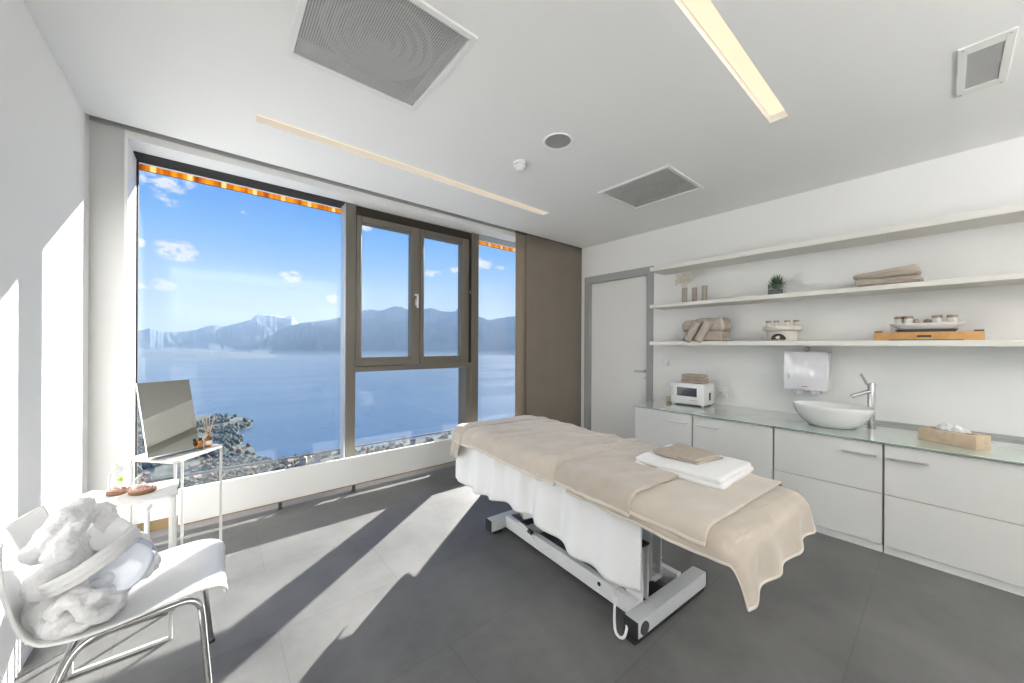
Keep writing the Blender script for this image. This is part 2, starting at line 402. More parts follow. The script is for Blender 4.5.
mk('window_handle', b, STEEL, sA, smooth=False)
b = BM(); cyl(b, (2.446, YW-.02, 2.03), (2.446, YW-.02, 2.06), .006, 10); mk('hinge', b, STEEL, sB)
w3 = win('window_3', (3.3, YW, .07))
b = BM(); box(b, 2.587, 4.10, YW, YG+.03, 2.786, ZT); mk('head_frame', b, GREYF, w3, smooth=False)
b = BM(); box(b, 2.587, 4.10, YW, YG+.03, .07, ZB); mk('window_sill', b, TRIMW, w3, smooth=False)
b = BM(); box(b, 2.587, 4.10, YG, YG+.006, ZB, 2.786); mk('glass_pane', b, PANE, w3, smooth=False)

# low white panel in front of the glass, on small brackets
t = thing('radiator', (1.9, 3.56, 0), 'long low white radiator panel running along the foot of the windows', 'radiator')
b = BM(); box(b, -.19, 4.24, 3.545, 3.575, .078, .335, .003, 1); mk('front_panel', b, TRIMW, t, smooth=False)
b = BM(); box(b, -.18, 4.24, 3.546, 3.576, .070, .078); mk('bottom_rail', b, BROWNW, t, smooth=False)
for x in (.44, 1.03, 2.3, 3.4):
    b = BM(); obox(b, (x, 3.585, 0), (x, 3.585, .075), .025, .03, .002); cyl(b, (x, 3.585, 0), (x, 3.585, .006), .025, 16); mk('foot', b, DGREY, t)
t = thing('radiator_valve', (-.34, 3.45, 0), 'white knobbed valve on a vertical pipe behind the lower side table', 'valve')
b = BM(); lathe(b, [(.0001, .355), (.02, .352), (.036, .335), (.042, .31), (.036, .287), (.02, .275), (.014, .265)], (-.34, 3.45, 0), 24); mk('knob', b, WHITEB, t)
b = BM(); tube(b, [(-.34, 3.45, 0), (-.34, 3.45, .28)], .014, 14); mk('pipe', b, WHITEB, t)

# outside: glass balustrade, roof overhang with orange valance
t = thing('glass_balustrade', (1.5, 4.35, -.2), 'clear glass balustrade with a thin dark rail just outside the windows', 'balustrade')
zr = .215
b = BM(); box(b, -1.2, 6.2, 4.335, 4.365, zr-.012, zr+.006, .002, 1); mk('handrail', b, DGREY, t, smooth=False)
b = BM(); box(b, -1.2, 6.2, 4.345, 4.355, -.2, zr-.012); mk('glass', b, PANE, t, smooth=False)
b = BM(); box(b, -1.6, 6.6, 4.02, 4.36, -.35, -.2); struct('trim_6', b, TRENCH, smooth=False)
b = BM(); box(b, -3.6, 7.6, 4.02, 4.36, 2.96, 3.2); struct('trim_7', b, WALL, smooth=False)
t = thing('roller_awning', (1.5, 4.3, 2.83), 'orange exterior awning strip along the top of the windows, glowing in the sun', 'awning')
AWN, nt, bb = new_mat('orange_awning_fabric'); out = nt.nodes['Material Output']; nt.nodes.remove(bb)
tc = N(nt, 'ShaderNodeTexCoord'); sx = N(nt, 'ShaderNodeSeparateXYZ'); nt.links.new(tc.outputs['Object'], sx.inputs[0])
nz = N(nt, 'ShaderNodeTexNoise', noise_dimensions='1D'); nz.inputs['Scale'].default_value = 14; nz.inputs['Detail'].default_value = 3; nt.links.new(sx.outputs[0], nz.inputs['W'])
rp = N(nt, 'ShaderNodeValToRGB'); e = rp.color_ramp.elements; e[0].position = .3; e[0].color = (.42, .14, .008, 1); e[1].position = .62; e[1].color = (.85, .48, .05, 1)
nt.links.new(nz.outputs['Fac'], rp.inputs['Fac'])
wv = N(nt, 'ShaderNodeMath', operation='MULTIPLY'); wv.inputs[1].default_value = 1/.235; nt.links.new(sx.outputs[0], wv.inputs[0])
fr = N(nt, 'ShaderNodeMath', operation='FRACT'); nt.links.new(wv.outputs[0], fr.inputs[0])
gt = N(nt, 'ShaderNodeMath', operation='GREATER_THAN'); gt.inputs[1].default_value = .85; nt.links.new(fr.outputs[0], gt.inputs[0])
mxx = N(nt, 'ShaderNodeMix', data_type='RGBA'); nt.links.new(gt.outputs[0], mxx.inputs[0]); nt.links.new(rp.outputs[0], mxx.inputs[6]); mxx.inputs[7].default_value = (.85, .70, .42, 1)
tl = N(nt, 'ShaderNodeBsdfTranslucent'); df = N(nt, 'ShaderNodeBsdfDiffuse'); ms = N(nt, 'ShaderNodeMixShader'); ms.inputs[0].default_value = .55
nt.links.new(mxx.outputs[2], tl.inputs[0]); nt.links.new(mxx.outputs[2], df.inputs[0]); nt.links.new(df.outputs[0], ms.inputs[1]); nt.links.new(tl.outputs[0], ms.inputs[2]); nt.links.new(ms.outputs[0], out.inputs['Surface'])
b = BM(); box(b, -3.5, 7.5, 4.299, 4.301, 2.842, 2.93); mk('valance', b, AWN, t, smooth=False)
b = BM(); tube(b, [(-3.5, 4.30, 2.842), (7.5, 4.30, 2.842)], .003, 8); mk('bottom_bar', b, DGREY, t)
b = BM(); box(b, -3.5, 7.5, 4.25, 4.35, 2.93, 2.96); mk('cassette', b, DGREY, t, smooth=False)

# sliding fabric panels right of the windows
def panel(x0, x1, y, amp, m, label):
    t = thing('sliding_fabric_panel', ((x0+x1)/2, y, 0), label, 'blind', group=None)
    b = BM()
    def f(u, v):
        x = x0+(x1-x0)*u
        return (x, y+amp*math.sin(u*9+v*.8)+amp*.5*math.sin(u*23), .02+(2.825)*v)
    grid(b, f, 60, 12)
    o = mk('fabric', b, m, t); s = o.modifiers.new('s', 'SOLIDIFY'); s.thickness = .004; s.offset = 0
    b = BM(); box(b, x0, x1, y-.012, y+.012, 2.845, 2.875); mk('rail', b, DGREY, t, smooth=False)
panel(3.155, 4.275, 3.515, .003, CURT, 'wide taupe floor-length sliding fabric panel beside the door')
panel(3.005, 3.60, 3.552, .003, CURT2, 'narrow visible edge of a taupe fabric panel behind the wide one, coloured as sunlit')

# ------------------------------------------------------------------ door
d = thing('door_1', (XR, 2.9, 0), kind='structure')
b = BM()
xf0, xf1 = XR-.012, XR+.13
box(b, xf0, xf1, DY1-.005, 3.455, 0, 2.405, .002, 1); box(b, xf0, xf1, 2.362, DY0+.012, 0, 2.405, .002, 1); box(b, xf0, xf1, DY0, DY1, DZ-.03, 2.405, .002, 1)
mk('door_frame', b, GREYF, d, smooth=False)
b = BM(); box(b, XR+.055, XR+.10, DY0+.012, DY1-.005, .005, DZ-.03, .002, 1); leaf = mk('door_leaf', b, DOORM, d, smooth=False)
b = BM(); tube(b, round_path([(XR+.06, 2.50, 1.06), (XR+.005, 2.50, 1.06), (XR+.005, 2.63, 1.06)], .012), .009, 12); cyl(b, (XR+.05, 2.50, 1.06), (XR+.056, 2.50, 1.06), .026, 20)
mk('door_handle', b, STEEL, leaf)
b = BM(); cyl(b, (XR+.05, 2.50, .97), (XR+.056, 2.50, .97), .022, 20); mk('keyhole_plate', b, STEEL, leaf)

# ------------------------------------------------------------------ cabinets and counter
XC = 3.49
def cabinet(y0, y1, front, hy, label):
    t = thing('base_cabinet', ((XC+XR)/2, (y0+y1)/2, 0), label, 'cabinet', group=None)
    b = BM(); box(b, XC+.02, XR-.004, y0-.002, y1+.002, .05, .742); mk('carcass', b, mat_gap, t, smooth=False)
    b = BM(); box(b, XC+.015, XC+.04, y0, y1, 0, .05); mk('plinth', b, WHITE, t, smooth=False)
    g = .0025
    if front == 'door':
        b = BM(); box(b, XC, XC+.019, y0+g, y1-g, .055, .738, .0015, 1); f = mk('door', b, GLOSSW, t, smooth=False)
    else:
        b = BM(); box(b, XC, XC+.019, y0+g, y1-g, .402, .738, .0015, 1); f = mk('drawer', b, GLOSSW, t, smooth=False)
        b = BM(); box(b, XC, XC+.019, y0+g, y1-g, .055, .398, .0015, 1); mk('drawer', b, GLOSSW, t, smooth=False)
    b = BM(); obox(b, (XC-.028, hy[0], .655), (XC-.028, hy[1], .655), .012, .012, .002)
    for y in (hy[0]+.01, hy[1]-.01): obox(b, (XC-.028, y, .655), (XC, y, .655), .010, .010, .001)
    mk('handle', b, STEEL, f, smooth=False)
mat_gap = mat('cabinet_carcass', (.34, .32, .29), .7)
cabinet(1.5305, 2.13, 'door', (1.575, 1.755), 'white gloss cabinet under the towel warmer, leftmost of the row')
cabinet(.890, 1.525, 'door', (1.295, 1.475), 'white gloss cabinet behind the white towels, second from the left')
cabinet(.269, .884, 'drawers', (.295, .475), 'white gloss drawer cabinet under the wash basin')
cabinet(-.62, .263, 'drawers', (.06, .235), 'wide white gloss drawer cabinet under the wooden tissue box, at the right edge')
cabinet(-1.30, -.626, 'drawers', (-.85, -.67), 'white gloss drawer cabinet beyond the right edge of the photo')
t = thing('glass_worktop', (3.87, .4, .742), 'continuous pale green glass worktop over the row of white cabinets', 'worktop')
b = BM(); box(b, 3.472, XR-.002, -1.32, 2.138, .7445, .7565, .002, 1); mk('glass_slab', b, TOPGL, t, smooth=False)
b = BM(); box(b, 3.468, 3.472, -1.32, 2.138, .7455, .7555); mk('polished_edge', b, EDGEG, t, smooth=False)
b = BM(); box(b, XR-.012, XR, -1.32, .45, .757, .782); struct('trim_8', b, GREYF, smooth=False)
b = BM(); box(b, XR-.012, XR, .45, 2.138, .757, .775); struct('trim_9', b, WHITE, smooth=False)

# shelves
SX = 3.95
for z0, z1, lab in ((2.264, 2.312, 'long empty cream wall shelf, topmost of the three'), (1.834, 1.873, 'long cream wall shelf holding the succulent and flower vases, middle of the three'), (1.402, 1.445, 'long cream wall shelf holding ceramics, lowest of the three')):
    b = BM(); box(b, SX, XR, -1.3, 2.225, z0, z1, .003, 1); tag(mk('wall_shelf', b, SHELFM, smooth=False), lab, 'shelf')

# ------------------------------------------------------------------ soft shapes
def rbox(bm, size, r, mtx=None, cuts=10, amp=0, freq=20, deform=None, seed=0):
    """rounded, slightly uneven slab centred on its base (z from 0 up)"""
    sx, sy, sz = size; t = bmesh.new()
    bmesh.ops.create_cube(t, size=2)
    bmesh.ops.subdivide_edges(t, edges=list(t.edges), cuts=cuts, use_grid_fill=True)
    for v in t.verts:
        p = Vector(v.co); h = Vector((sx/2, sy/2, sz/2)); rr = min(r, sz/2, sx/2, sy/2)
        # concentrate samples near the edges
        q = Vector([math.copysign(1-(1-abs(c))**1.6, c) for c in p])
        q = Vector((q.x*h.x, q.y*h.y, q.z*h.z))
        inn = Vector([max(-(h[i]-rr), min(h[i]-rr, q[i])) for i in range(3)])
        dlt = q-inn
        if dlt.length > 1e-9:
            q = inn+dlt.normalized()*rr
        if amp:
            nn = Vector(q)*freq+Vector((seed*7.3, seed*3.1, seed))
            q += Vector((noise.noise(nn), noise.noise(nn+Vector((31, 0, 0))), noise.noise(nn+Vector((0, 57, 0)))))*amp
        q.z += sz/2
        if deform: q = deform(q)
        v.co = q
    merge(bm, t, mtx)
def place(x, y, z, rz=0, ry=0, rx=0):
    return Matrix.Translation((x, y, z)) @ Matrix.Rotation(rz, 4, 'Z') @ Matrix.Rotation(ry, 4, 'Y') @ Matrix.Rotation(rx, 4, 'X')
def folded(bm, w, d, h, layers, mtx, amp=.003, seed=0, cuts=9):
    """towel folded back on itself: layers joined by a round fold on +x side"""
    lh = h/layers
    for k in range(layers):
        off = random.uniform(-.004, .004)
        rbox(bm, (w, d, lh*1.04), lh*.5, mtx @ Matrix.Translation((off, off*.5, k*lh)), cuts, amp, 18, seed=seed+k)
def coil(bm, r0, turns, w, th, mtx):
    """rolled towel: spiral swept along local y"""
    n = int(turns*20); t = bmesh.new()
    pr = []
    for i in range(n+1):
        a = i/20*2*PI; r = r0*(.12+.88*i/n)
        pr.append((r*math.cos(a), r*math.sin(a)))
    def f(u, v):
        i = min(n, int(round(u*n))); x, z = pr[i]
        y = (v-.5)*w; k = 1+.03*noise.noise(Vector((x*40, y*30, z*40)))
        return (x*k, y, z*k)
    grid(t, f, n, 10); merge(bm, t, mtx)

# ------------------------------------------------------------------ things on the counter
t = thing('towel_warmer', (4.03, 1.765, .757), 'small white towel warmer cabinet with a dark window on the glass counter', 'towel warmer')
X0, X1, Y0, Y1, Z0, Z1 = 3.905, 4.165, 1.59, 1.945, .777, .992
b = BM(); box(b, X0+.02, X1, Y0, Y1, Z0, Z1, .008); mk('body', b, WHITEB, t)
b = BM(); box(b, X0, X0+.019, Y0, Y1, Z0, Z1, .005); dr = mk('door', b, WHITEB, t)
b = BM(); box(b, X0-.002, X0, 1.665, 1.875, .855, .948, .0009, 1); mk('dark_window', b, TEALD, dr, smooth=False)
b = BM(); obox(b, (X0-.012, 1.915, .86), (X0-.012, 1.915, .945), .012, .012, .003); mk('handle', b, STEEL, dr, smooth=False)
b = BM(); box(b, X0-.0015, X0, 1.66, 1.74, .815, .819); mk('printed_line', b, GREYF, dr, smooth=False)
b = BM(); box(b, 4.02, 4.06, Y0-.003, Y0+.001, .82, .90); mk('side_vent', b, DGREY, t, smooth=False)
b = BM(); box(b, 3.965, 3.995, Y0-.004, Y0+.002, .972, .985); mk('hinge', b, STEEL, t, smooth=False)
b = BM(); box(b, X0+.01, X1-.01, Y0+.01, Y1-.01, .770, .777)
for x in (X0+.03, X1-.03):
    for y in (Y0+.03, Y1-.03): cyl(b, (x, y, .757), (x, y, .771), .012, 12)
mk('feet', b, STONEW, t)
for k in range(3):
    b = BM(); rbox(b, (.17, .235-.008*k, .031), .0155, place(4.02+.004*k, 1.735+.004*k, .992+.032*k, .03*(k-1)), 9, .003, 25, seed=k)
    rbox(b, (.165, .225-.008*k, .012), .006, place(4.018+.004*k, 1.735, .9975+.032*k, .03*(k-1)), 6, .001, 25, seed=k+4)
    tag(mk('folded_towel', b, TAUPET), ('folded taupe towel lying directly on the towel warmer, bottom of its stack', 'folded taupe towel in the middle of the stack on the towel warmer', 'folded taupe towel on top of the stack on the towel warmer')[k], 'towel', 'small taupe towels stacked on the towel warmer')
b = BM(); lathe(b, [(.022, 0), (.026, .003), (.030, .05), (.028, .053), (.024, .052), (.02, .01), (.0001, .008)], (4.03, 2.025, .757), 28)
tag(mk('wooden_cup', b, OAK), 'small light wooden cup on the counter left of the towel warmer', 'cup')
def socket(y, z, label, plug=False, w=.085, h=.085):
    t = thing('wall_socket' if plug else 'light_switch', (XR, y, z), label, 'socket' if plug else 'switch')
    b = BM(); box(b, XR-.009, XR, y-w/2, y+w/2, z-h/2, z+h/2, .003); mk('cover_plate', b, WHITEB, t)
    if plug:
        b = BM(); cyl(b, (XR-.04, y, z), (XR-.008, y, z), .018, 20); tube(b, smooth_path([(XR-.04, y, z), (XR-.055, y+.02, z-.02), (XR-.05, y+.06, z-.07), (XR-.04, y+.09, z-.10)]), .004, 8); mk('plug', b, POWG, t)
    else:
        b = BM(); box(b, XR-.013, XR-.008, y-.028, y+.028, z-.028, z+.028, .002); mk('rocker', b, WHITEB, t)
socket(1.56, .885, 'white wall socket with a plug in it right of the towel warmer', True, .10, .12)
socket(2.20, 1.19, 'small white light switch on the wall right of the door under the lowest shelf')

# paper towel dispenser
t = thing('paper_towel_dispenser', (4.2, .80, .99), 'glossy white paper towel dispenser on the wall above the wash basin', 'dispenser')
b = BM()
y0, y1, z0, z1 = .655, .970, 1.005, 1.345
box(b, 4.15, XR, y0, y1, z0, z1, .006); mk('body', b, STEEL if False else WHITEB, t)
b = BM()
box(b, 4.125, 4.149, y0, y1, z0-.004, z1+.002, .005); mk('front_cover', b, mat('cool_white_plastic', (.84, .84, .88), .12, coat=.5), t)
b = BM(); box(b, 4.122, 4.127, .928, .934, 1.10, 1.145, .001, 1); mk('level_slot', b, GREYF, t, smooth=False)
b = BM()
for i in range(5): box(b, 4.1235, 4.127, .795+i*.009, .801+i*.009, 1.030, 1.038)
mk('red_mark', b, RED, t, smooth=False)
b = BM()
grid(b, lambda u, v: (4.17+.02*math.sin(v*14), .70+.22*v, 1.005-.035*u-.012*math.sin(v*11)*u), 4, 30); mk('paper_towel', b, SHEET, t)
b = BM(); lathe(b, [(.02, 0), (.02, .006), (.016, .02), (.008, .03), (.0001, .031)], (0, 0, 0), 20); bmesh.ops.transform(b, matrix=Matrix.Translation((XR, .83, 1.372)) @ Matrix.Scale(1.3, 4) @ Matrix.Rotation(-PI/2, 4, 'Y'), verts=b.verts)
tag(mk('wall_hook', b, WHITEB), 'small round white knob on the wall just above the paper towel dispenser', 'hook')

# wash basin
t = thing('wash_basin', (3.83, .595, .757), 'white ceramic oval vessel wash basin standing on the glass counter', 'basin')
b = BM(); c = (3.825, .585, .757)
pr = [(.0001, 0), (.52, 0), (.60, .008), (.77, .045), (.91, .095), (.98, .14), (1.0, .163), (.985, .168), (.955, .163), (.86, .115), (.70, .065), (.50, .035), (.20, .022), (.0001, .02)]
rings = []; seg = 64
for r, z in pr:
    rings.append([b.verts.new((c[0]+.195*r*math.cos(k*2*PI/seg)-.02*(1-r), c[1]+.248*r*math.sin(k*2*PI/seg), c[2]+z)) for k in range(seg)])
for A, B_ in zip(rings, rings[1:]):
    for k in range(seg): b.faces.new((A[k], A[(k+1) % seg], B_[(k+1) % seg], B_[k]))
mk('bowl', b, CERAM, t, angle=60)
b = BM(); lathe(b, [(.0001, .026), (.024, .026), (.026, .022)], (3.805, .595, .757), 24); mk('drain', b, CHROME, t)
t = thing('basin_mixer_tap', (4.02, .375, .757), 'tall chrome mixer tap beside the wash basin', 'tap')
b = BM(); lathe(b, [(.028, 0), (.028, .008), (.024, .010), (.024, .345), (.022, .35), (.0001, .35)], (4.02, .375, .757), 32); mk('body', b, CHROME, t)
b = BM(); tube(b, [(4.01, .38, 1.045), (3.905, .475, 1.005)], .016, 20); cyl(b, (3.907, .473, 1.004), (3.903, .477, .998), .013, 16); mk('spout', b, CHROME, t)
b = BM(); tube(b, [(4.015, .38, 1.09), (3.99, .40, 1.105), (3.965, .43, 1.18)], [.011, .010, .008], 12); mk('lever', b, CHROME, t)

# tissue box
t = thing('tissue_box', (3.78, -.04, .757), 'long pale wooden tissue box on the counter near the right edge', 'tissue box')
b = BM()
mt = place(3.777, -.032, .757, -.49)
tb = bmesh.new(); box(tb, -.065, .065, -.139, .139, 0, .084, .003); merge(b, tb, mt); mk('box', b, OAK, t)
b = BM(); tb = bmesh.new(); box(tb, -.03, .03, -.10, .10, .0842, .0852); merge(b, tb, mt); mk('slot', b, WALN, t, smooth=False)
b = BM()
def f(u, v):
    y = -.085+.17*u; w = math.sin(PI*min(1, max(0, u)))**.5
    a = v*PI
    return tuple(mt @ Vector((.028*w*math.cos(a)+.010*noise.noise(Vector((u*9, v*7, 1))), y, .086+.052*w*math.sin(a)*(.75+.5*noise.noise(Vector((u*7, v*3, 5)))))))
grid(b, f, 40, 18); mk('tissue', b, SHEET, t, angle=180)

# ------------------------------------------------------------------ middle shelf
ZS = 1.873
for i, (y, h, lab) in enumerate(((1.885, .175, 'taupe cylinder vase with dried white flowers on the middle shelf'), (1.778, .165, 'plain taupe cylinder vase between two others on the middle shelf'), (1.672, .175, 'plain taupe cylinder vase, rightmost of three on the middle shelf'))):
    r = .027; x = 4.10
    t = thing('cylinder_vase', (x, y, ZS), lab, 'vase', group='small cylinder vases on the middle shelf')
    b = BM(); lathe(b, [(r, 0), (r, h), (r-.004, h+.001), (r-.005, h-.04), (.0001, h-.04)], (x, y, ZS), 28); mk('body', b, mat('taupe_vase_%s' % 'abc'[i], (.38, .33, .28), .6, var=.06, vscale=8), t)
t = thing('dried_flower_bunch', (4.10, 1.885, ZS+.13), 'airy bunch of dried cream flowers standing in the leftmost small vase', 'dried flowers')
b = BM(); bf = BM(); rnd = random.Random(3)
for i in range(26):
    a = rnd.uniform(0, 2*PI); sp = rnd.uniform(.01, .085); hh = rnd.uniform(.09, .20)
    p0 = Vector((4.10+rnd.uniform(-.01, .01), 1.885+rnd.uniform(-.01, .01), ZS+.14)); p1 = Vector((4.10+.5*sp*math.cos(a), 1.90+sp*math.sin(a), ZS+.15+hh))
    tube(b, [p0, (p0+p1)/2+Vector((0, 0, .01)), p1], .0012, 5)
    for k in range(9):
        q = p1+Vector((rnd.uniform(-.016, .016), rnd.uniform(-.02, .02), rnd.uniform(-.04, .015)))
        tt = bmesh.new(); bmesh.ops.create_icosphere(tt, subdivisions=1, radius=rnd.uniform(.005, .010)); merge(bf, tt, Matrix.Translation(q))
mk('stems', b, DRIED, t); mk('blossoms', bf, DRIED, t)
t = thing('potted_succulent', (4.10, 1.02, ZS), 'small dark green succulent in a square glass pot on the middle shelf', 'plant')
b = BM()
for q in ((4.045, 4.155, .962, .966), (4.045, 4.155, 1.074, 1.078), (4.045, 4.049, .966, 1.074), (4.151, 4.155, .966, 1.074)): box(b, *q, ZS, ZS+.10)
box(b, 4.049, 4.151, .966, 1.074, ZS, ZS+.006); mk('glass_pot', b, CLEARG, t, smooth=False)
b = BM(); rbox(b, (.095, .10, .055), .01, place(4.10, 1.02, ZS+.006), 8, .006, 60); mk('pebbles', b, mat('dark_pebbles', (.10, .10, .11), .6, var=.6, vscale=90, bump=1, bscale=100, bdist=.01), t)
b = BM(); rnd = random.Random(5)
for i in range(46):
    a = i*2.4; tilt = .15+.95*(i/46); L = .125-.035*(i/46)
    d0 = Vector((math.cos(a)*math.sin(tilt), math.sin(a)*math.sin(tilt), math.cos(tilt)))
    p = Vector((4.10, 1.02, ZS+.055+.02*(1-i/46)))
    tube(b, [p, p+d0*L*.5+Vector((0, 0, .003)), p+d0*L+Vector((0, 0, .012))], [.007, .006, .0006], 7)
mk('leaves', b, GREEN, t)
lab = ('folded taupe towel under another on the middle shelf at right', 'folded taupe towel lying on top of the other, right end of middle shelf')
for k in range(2):
    b = BM(); W_, D_, h_ = .36, .24, .062
    def df(q, k=k): q.z *= 1+.25*(q.y/.18)*( -1 if k else .4); return q
    rbox(b, (D_, W_, h_), h_/2, place(4.10, .29+(.01 if k else 0), ZS+k*.062, .02*(1-2*k)), 12, .006, 14, df, seed=k+9)
    tb = [(3.979+.004*k, .12, ZS+.02+k*.062), (3.976, .22, ZS+.035+k*.062), (3.978, .34, ZS+.028+k*.062), (3.985, .45, ZS+.012+k*.062)]
    o = tag(mk('folded_towel', b, TAUPET if k == 0 else mat('taupe_towel_knit', (.48, .42, .355), .95, bump=.8, bscale=180, bdist=.004)), lab[k], 'towel')
    b = BM(); tube(b, smooth_path(tb), .0045, 8); mk('edge_seam', b, TAUPET, o)

# ------------------------------------------------------------------ lowest shelf
ZL = 1.445
b = BM(); rbox(b, (.24, .415, .105), .03, place(4.10, 1.655, ZL), 12, .007, 22, seed=2); o = tag(mk('folded_towel', b, TAUPET), 'thick folded taupe towel lying directly on the lowest shelf, lower of two', 'towel')
b = BM()
def df(q): q.z *= 1-.18*max(0, q.y/.2); return q
rbox(b, (.245, .43, .145), .045, place(4.10, 1.655, ZL+.10), 12, .009, 20, df, seed=5); tag(mk('folded_towel', b, mat('pale_taupe_towel', (.47, .41, .345), .95, bump=1, bscale=240, bdist=.004, var=.08, vscale=25)), 'puffy folded taupe towel, upper of two at the left of the lowest shelf', 'towel')
for k, (y, lab) in enumerate(((1.735, 'small rolled taupe towel leaning on the folded towels, left one of two'), (1.625, 'small rolled taupe towel leaning on the folded towels, right one of two'))):
    b = BM(); coil(b, .048, 3.2, .235, .01, place(3.955, y, ZL+.105, 0, 0, 0) @ Matrix.Rotation(math.radians(-60), 4, 'X') @ Matrix.Rotation(0, 4, 'Z'))
    # tilt: swept axis leans upward to the right
    o = mk('rolled_towel', b, mat('rolled_towel_terry_%s' % 'ab'[k], (.50, .44, .375), .95, bump=1, bscale=240, bdist=.004)); tag(o, lab, 'towel')
    s = o.modifiers.new('s', 'SOLIDIFY'); s.thickness = .007; s.offset = 0
t = thing('aroma_burner', (4.11, .98, ZL), 'cream stoneware warmer with a dark round opening on the lowest shelf', 'oil warmer')
c = (4.11, .982, ZL)
b = BM(); lathe(b, [(.108, 0), (.115, .01), (.120, .05), (.122, .09), (.118, .095), (.0001, .095)], c, 40, 1, 1); mk('body', b, STONEW, t)
b = BM(); lathe(b, [(.118, .095), (.142, .10), (.146, .115), (.146, .135), (.140, .14), (.134, .13), (.0001, .13)], c, 40); mk('tray_rim', b, STONEW, t)
b = BM()
ov = []
for k in range(24):
    a = k*2*PI/24; ang = PI+.50*math.cos(a)
    rr = .1205+.001; ov.append(b.verts.new((c[0]+rr*math.cos(ang), c[1]+rr*math.sin(ang)*1.0, ZL+.012+max(0, .055*math.sin(a)))))
b.faces.new(ov); bmesh.ops.translate(b, vec=(-.006, 0, 0), verts=b.verts); mk('opening', b, BLACK, t, smooth=False)
def pot(x, y, z, r, h, lab, grp, brown=False):
    t = thing('small_cup', (x, y, z), lab, 'cup', group=grp)
    b = BM(); lathe(b, [(r*.8, 0), (r, .006), (r, h*.72), (r*.95, h*.78)], (x, y, z), 22); mk('body', b, STONEW, t)
    b = BM(); lathe(b, [(r*1.06, h*.74), (r*1.08, h), (r*.9, h+.001), (r*.85, h*.85), (.0001, h*.85)], (x, y, z), 22); mk('lid', b, STONEB, t)
for (x, y, lab) in ((4.04, 1.07, 'small brown rimmed stoneware cup on the warmer, leftmost'), (4.03, 1.005, 'small brown rimmed stoneware cup on the warmer, second from left'), (4.03, .925, 'small brown rimmed stoneware cup on the warmer, third from left'), (4.06, .865, 'small brown rimmed stoneware cup on the warmer, rightmost')):
    pot(x, y, ZL+.13, .021, .058, lab, 'cups on the stoneware warmer')
t = thing('bamboo_tray_box', (4.08, .095, ZL), 'orange brown bamboo tray box at the right end of the lowest shelf', 'tray')
b = BM(); box(b, 3.985, 4.21, -.168, .358, ZL, ZL+.062, .003); mk('box', b, BAMBOO, t)
b = BM(); box(b, 3.982, 3.986, .065, .135, ZL+.024, ZL+.038, .001, 1); mk('handle_slot', b, BLACK, t, smooth=False)
b = BM(); box(b, 3.982, 3.986, -.08, .28, ZL, ZL+.006); mk('base_slot', b, BLACK, t, smooth=False)
for y in (.335, -.145):
    b = BM(); box(b, 3.99, 4.03, y-.021, y+.021, ZL+.062, ZL+.072, .002); mk('clip', b, BLACK, t, smooth=False)
t = thing('oval_dish', (4.08, .097, ZL+.062), 'oval white ceramic dish standing on the bamboo tray box', 'dish')
b = BM(); lathe(b, [(.0001, .004), (.45, .004), (.72, .022), (.92, .048), (1.0, .062), (.985, .066), (.93, .056), (.75, .036), (.4, .028), (.0001, .026)], (4.08, .097, ZL+.063), 48, .088, .185); mk('bowl', b, CERAM, t, angle=60)
b = BM(); lathe(b, [(.0001, 0), (.80, 0), (.88, .022), (.0001, .0221)], (4.08, .097, ZL+.0625), 40, .082, .178); mk('dark_stand', b, DGREY, t)
for q, (x, y) in enumerate(((4.06, .23), (4.04, .18), (4.05, .04), (4.07, -.03))):
    pot(x, y, ZL+.112, .024, .070, ('small stoneware cup in the oval dish, leftmost of four', 'small stoneware cup in the oval dish, second from left', 'small stoneware cup in the oval dish, third from left', 'small stoneware cup in the oval dish, rightmost of four')[q], 'cups in the oval dish')
for q, (x, y) in enumerate(((4.06, .145), (4.07, .085))):
    b = BM(); rbox(b, (.04, .04, .05), .018, place(x, y, ZL+.110), 6, .004, 60, seed=q); tag(mk('massage_stone', b, STONEB), ('brown stone in the oval dish between the cups, left one', 'brown stone in the oval dish between the cups, right one')[q], 'stone')

# ------------------------------------------------------------------ treatment couch
BA = math.radians(-3.5); BC = Vector((1.87, 1.53, 0))
BMX = Matrix.Translation(BC) @ Matrix.Rotation(BA, 4, 'Z')
t = thing('treatment_table', BC, 'white height-adjustable treatment couch under taupe blankets in the middle of the room', 'massage table', rz=BA)
def bl(name, fn, m, parent=t, **k):
    b = BM(); fn(b); return mk(name, b, m, parent, local=True, **k)
cb = bl('crossbar', lambda b: box(b, -.305, .345, -.64, -.565, .025, .105, .004), POWG)
bl('end_cap', lambda b: box(b, -.311, -.304, -.642, -.563, .022, .106, .002, 1), BLACK, cb, smooth=False)
bl('end_cap', lambda b: box(b, .344, .351, -.642, -.563, .022, .106, .002, 1), BLACK, cb, smooth=False)
bl('rubber_strip', lambda b: box(b, -.32, .33, -.635, -.57, .004, .026), BLACK, cb, smooth=False)
def f(b): tube(b, [(-.255, -.639, .062), (-.255, -.646, .062)], .031, 28)
bl('wheel_cover', f, DGREY, cb)
cb2 = bl('crossbar', lambda b: box(b, -.335, .345, .565, .635, .025, .105, .004), POWG)
bl('end_cap', lambda b: box(b, -.341, -.334, .563, .637, .022, .106, .002, 1), BLACK, cb2, smooth=False)
bl('rubber_foot', lambda b: box(b, -.30, -.24, .57, .63, 0, .026), BLACK, cb2, smooth=False)
bl('rubber_foot', lambda b: box(b, .25, .31, .57, .63, 0, .026), BLACK, cb2, smooth=False)
for s in (-1, 1):
    bm_ = bl('side_beam', lambda b: box(b, s*.19-.02, s*.19+.02, -.565, .565, .03, .115, .003), POWD)
    def f(b): tube(b, [(-.214*1, -.33, .085), (-.209, -.33, .085)], .011, 16)
    if s < 0: bl('bolt', f, BLACK, bm_)
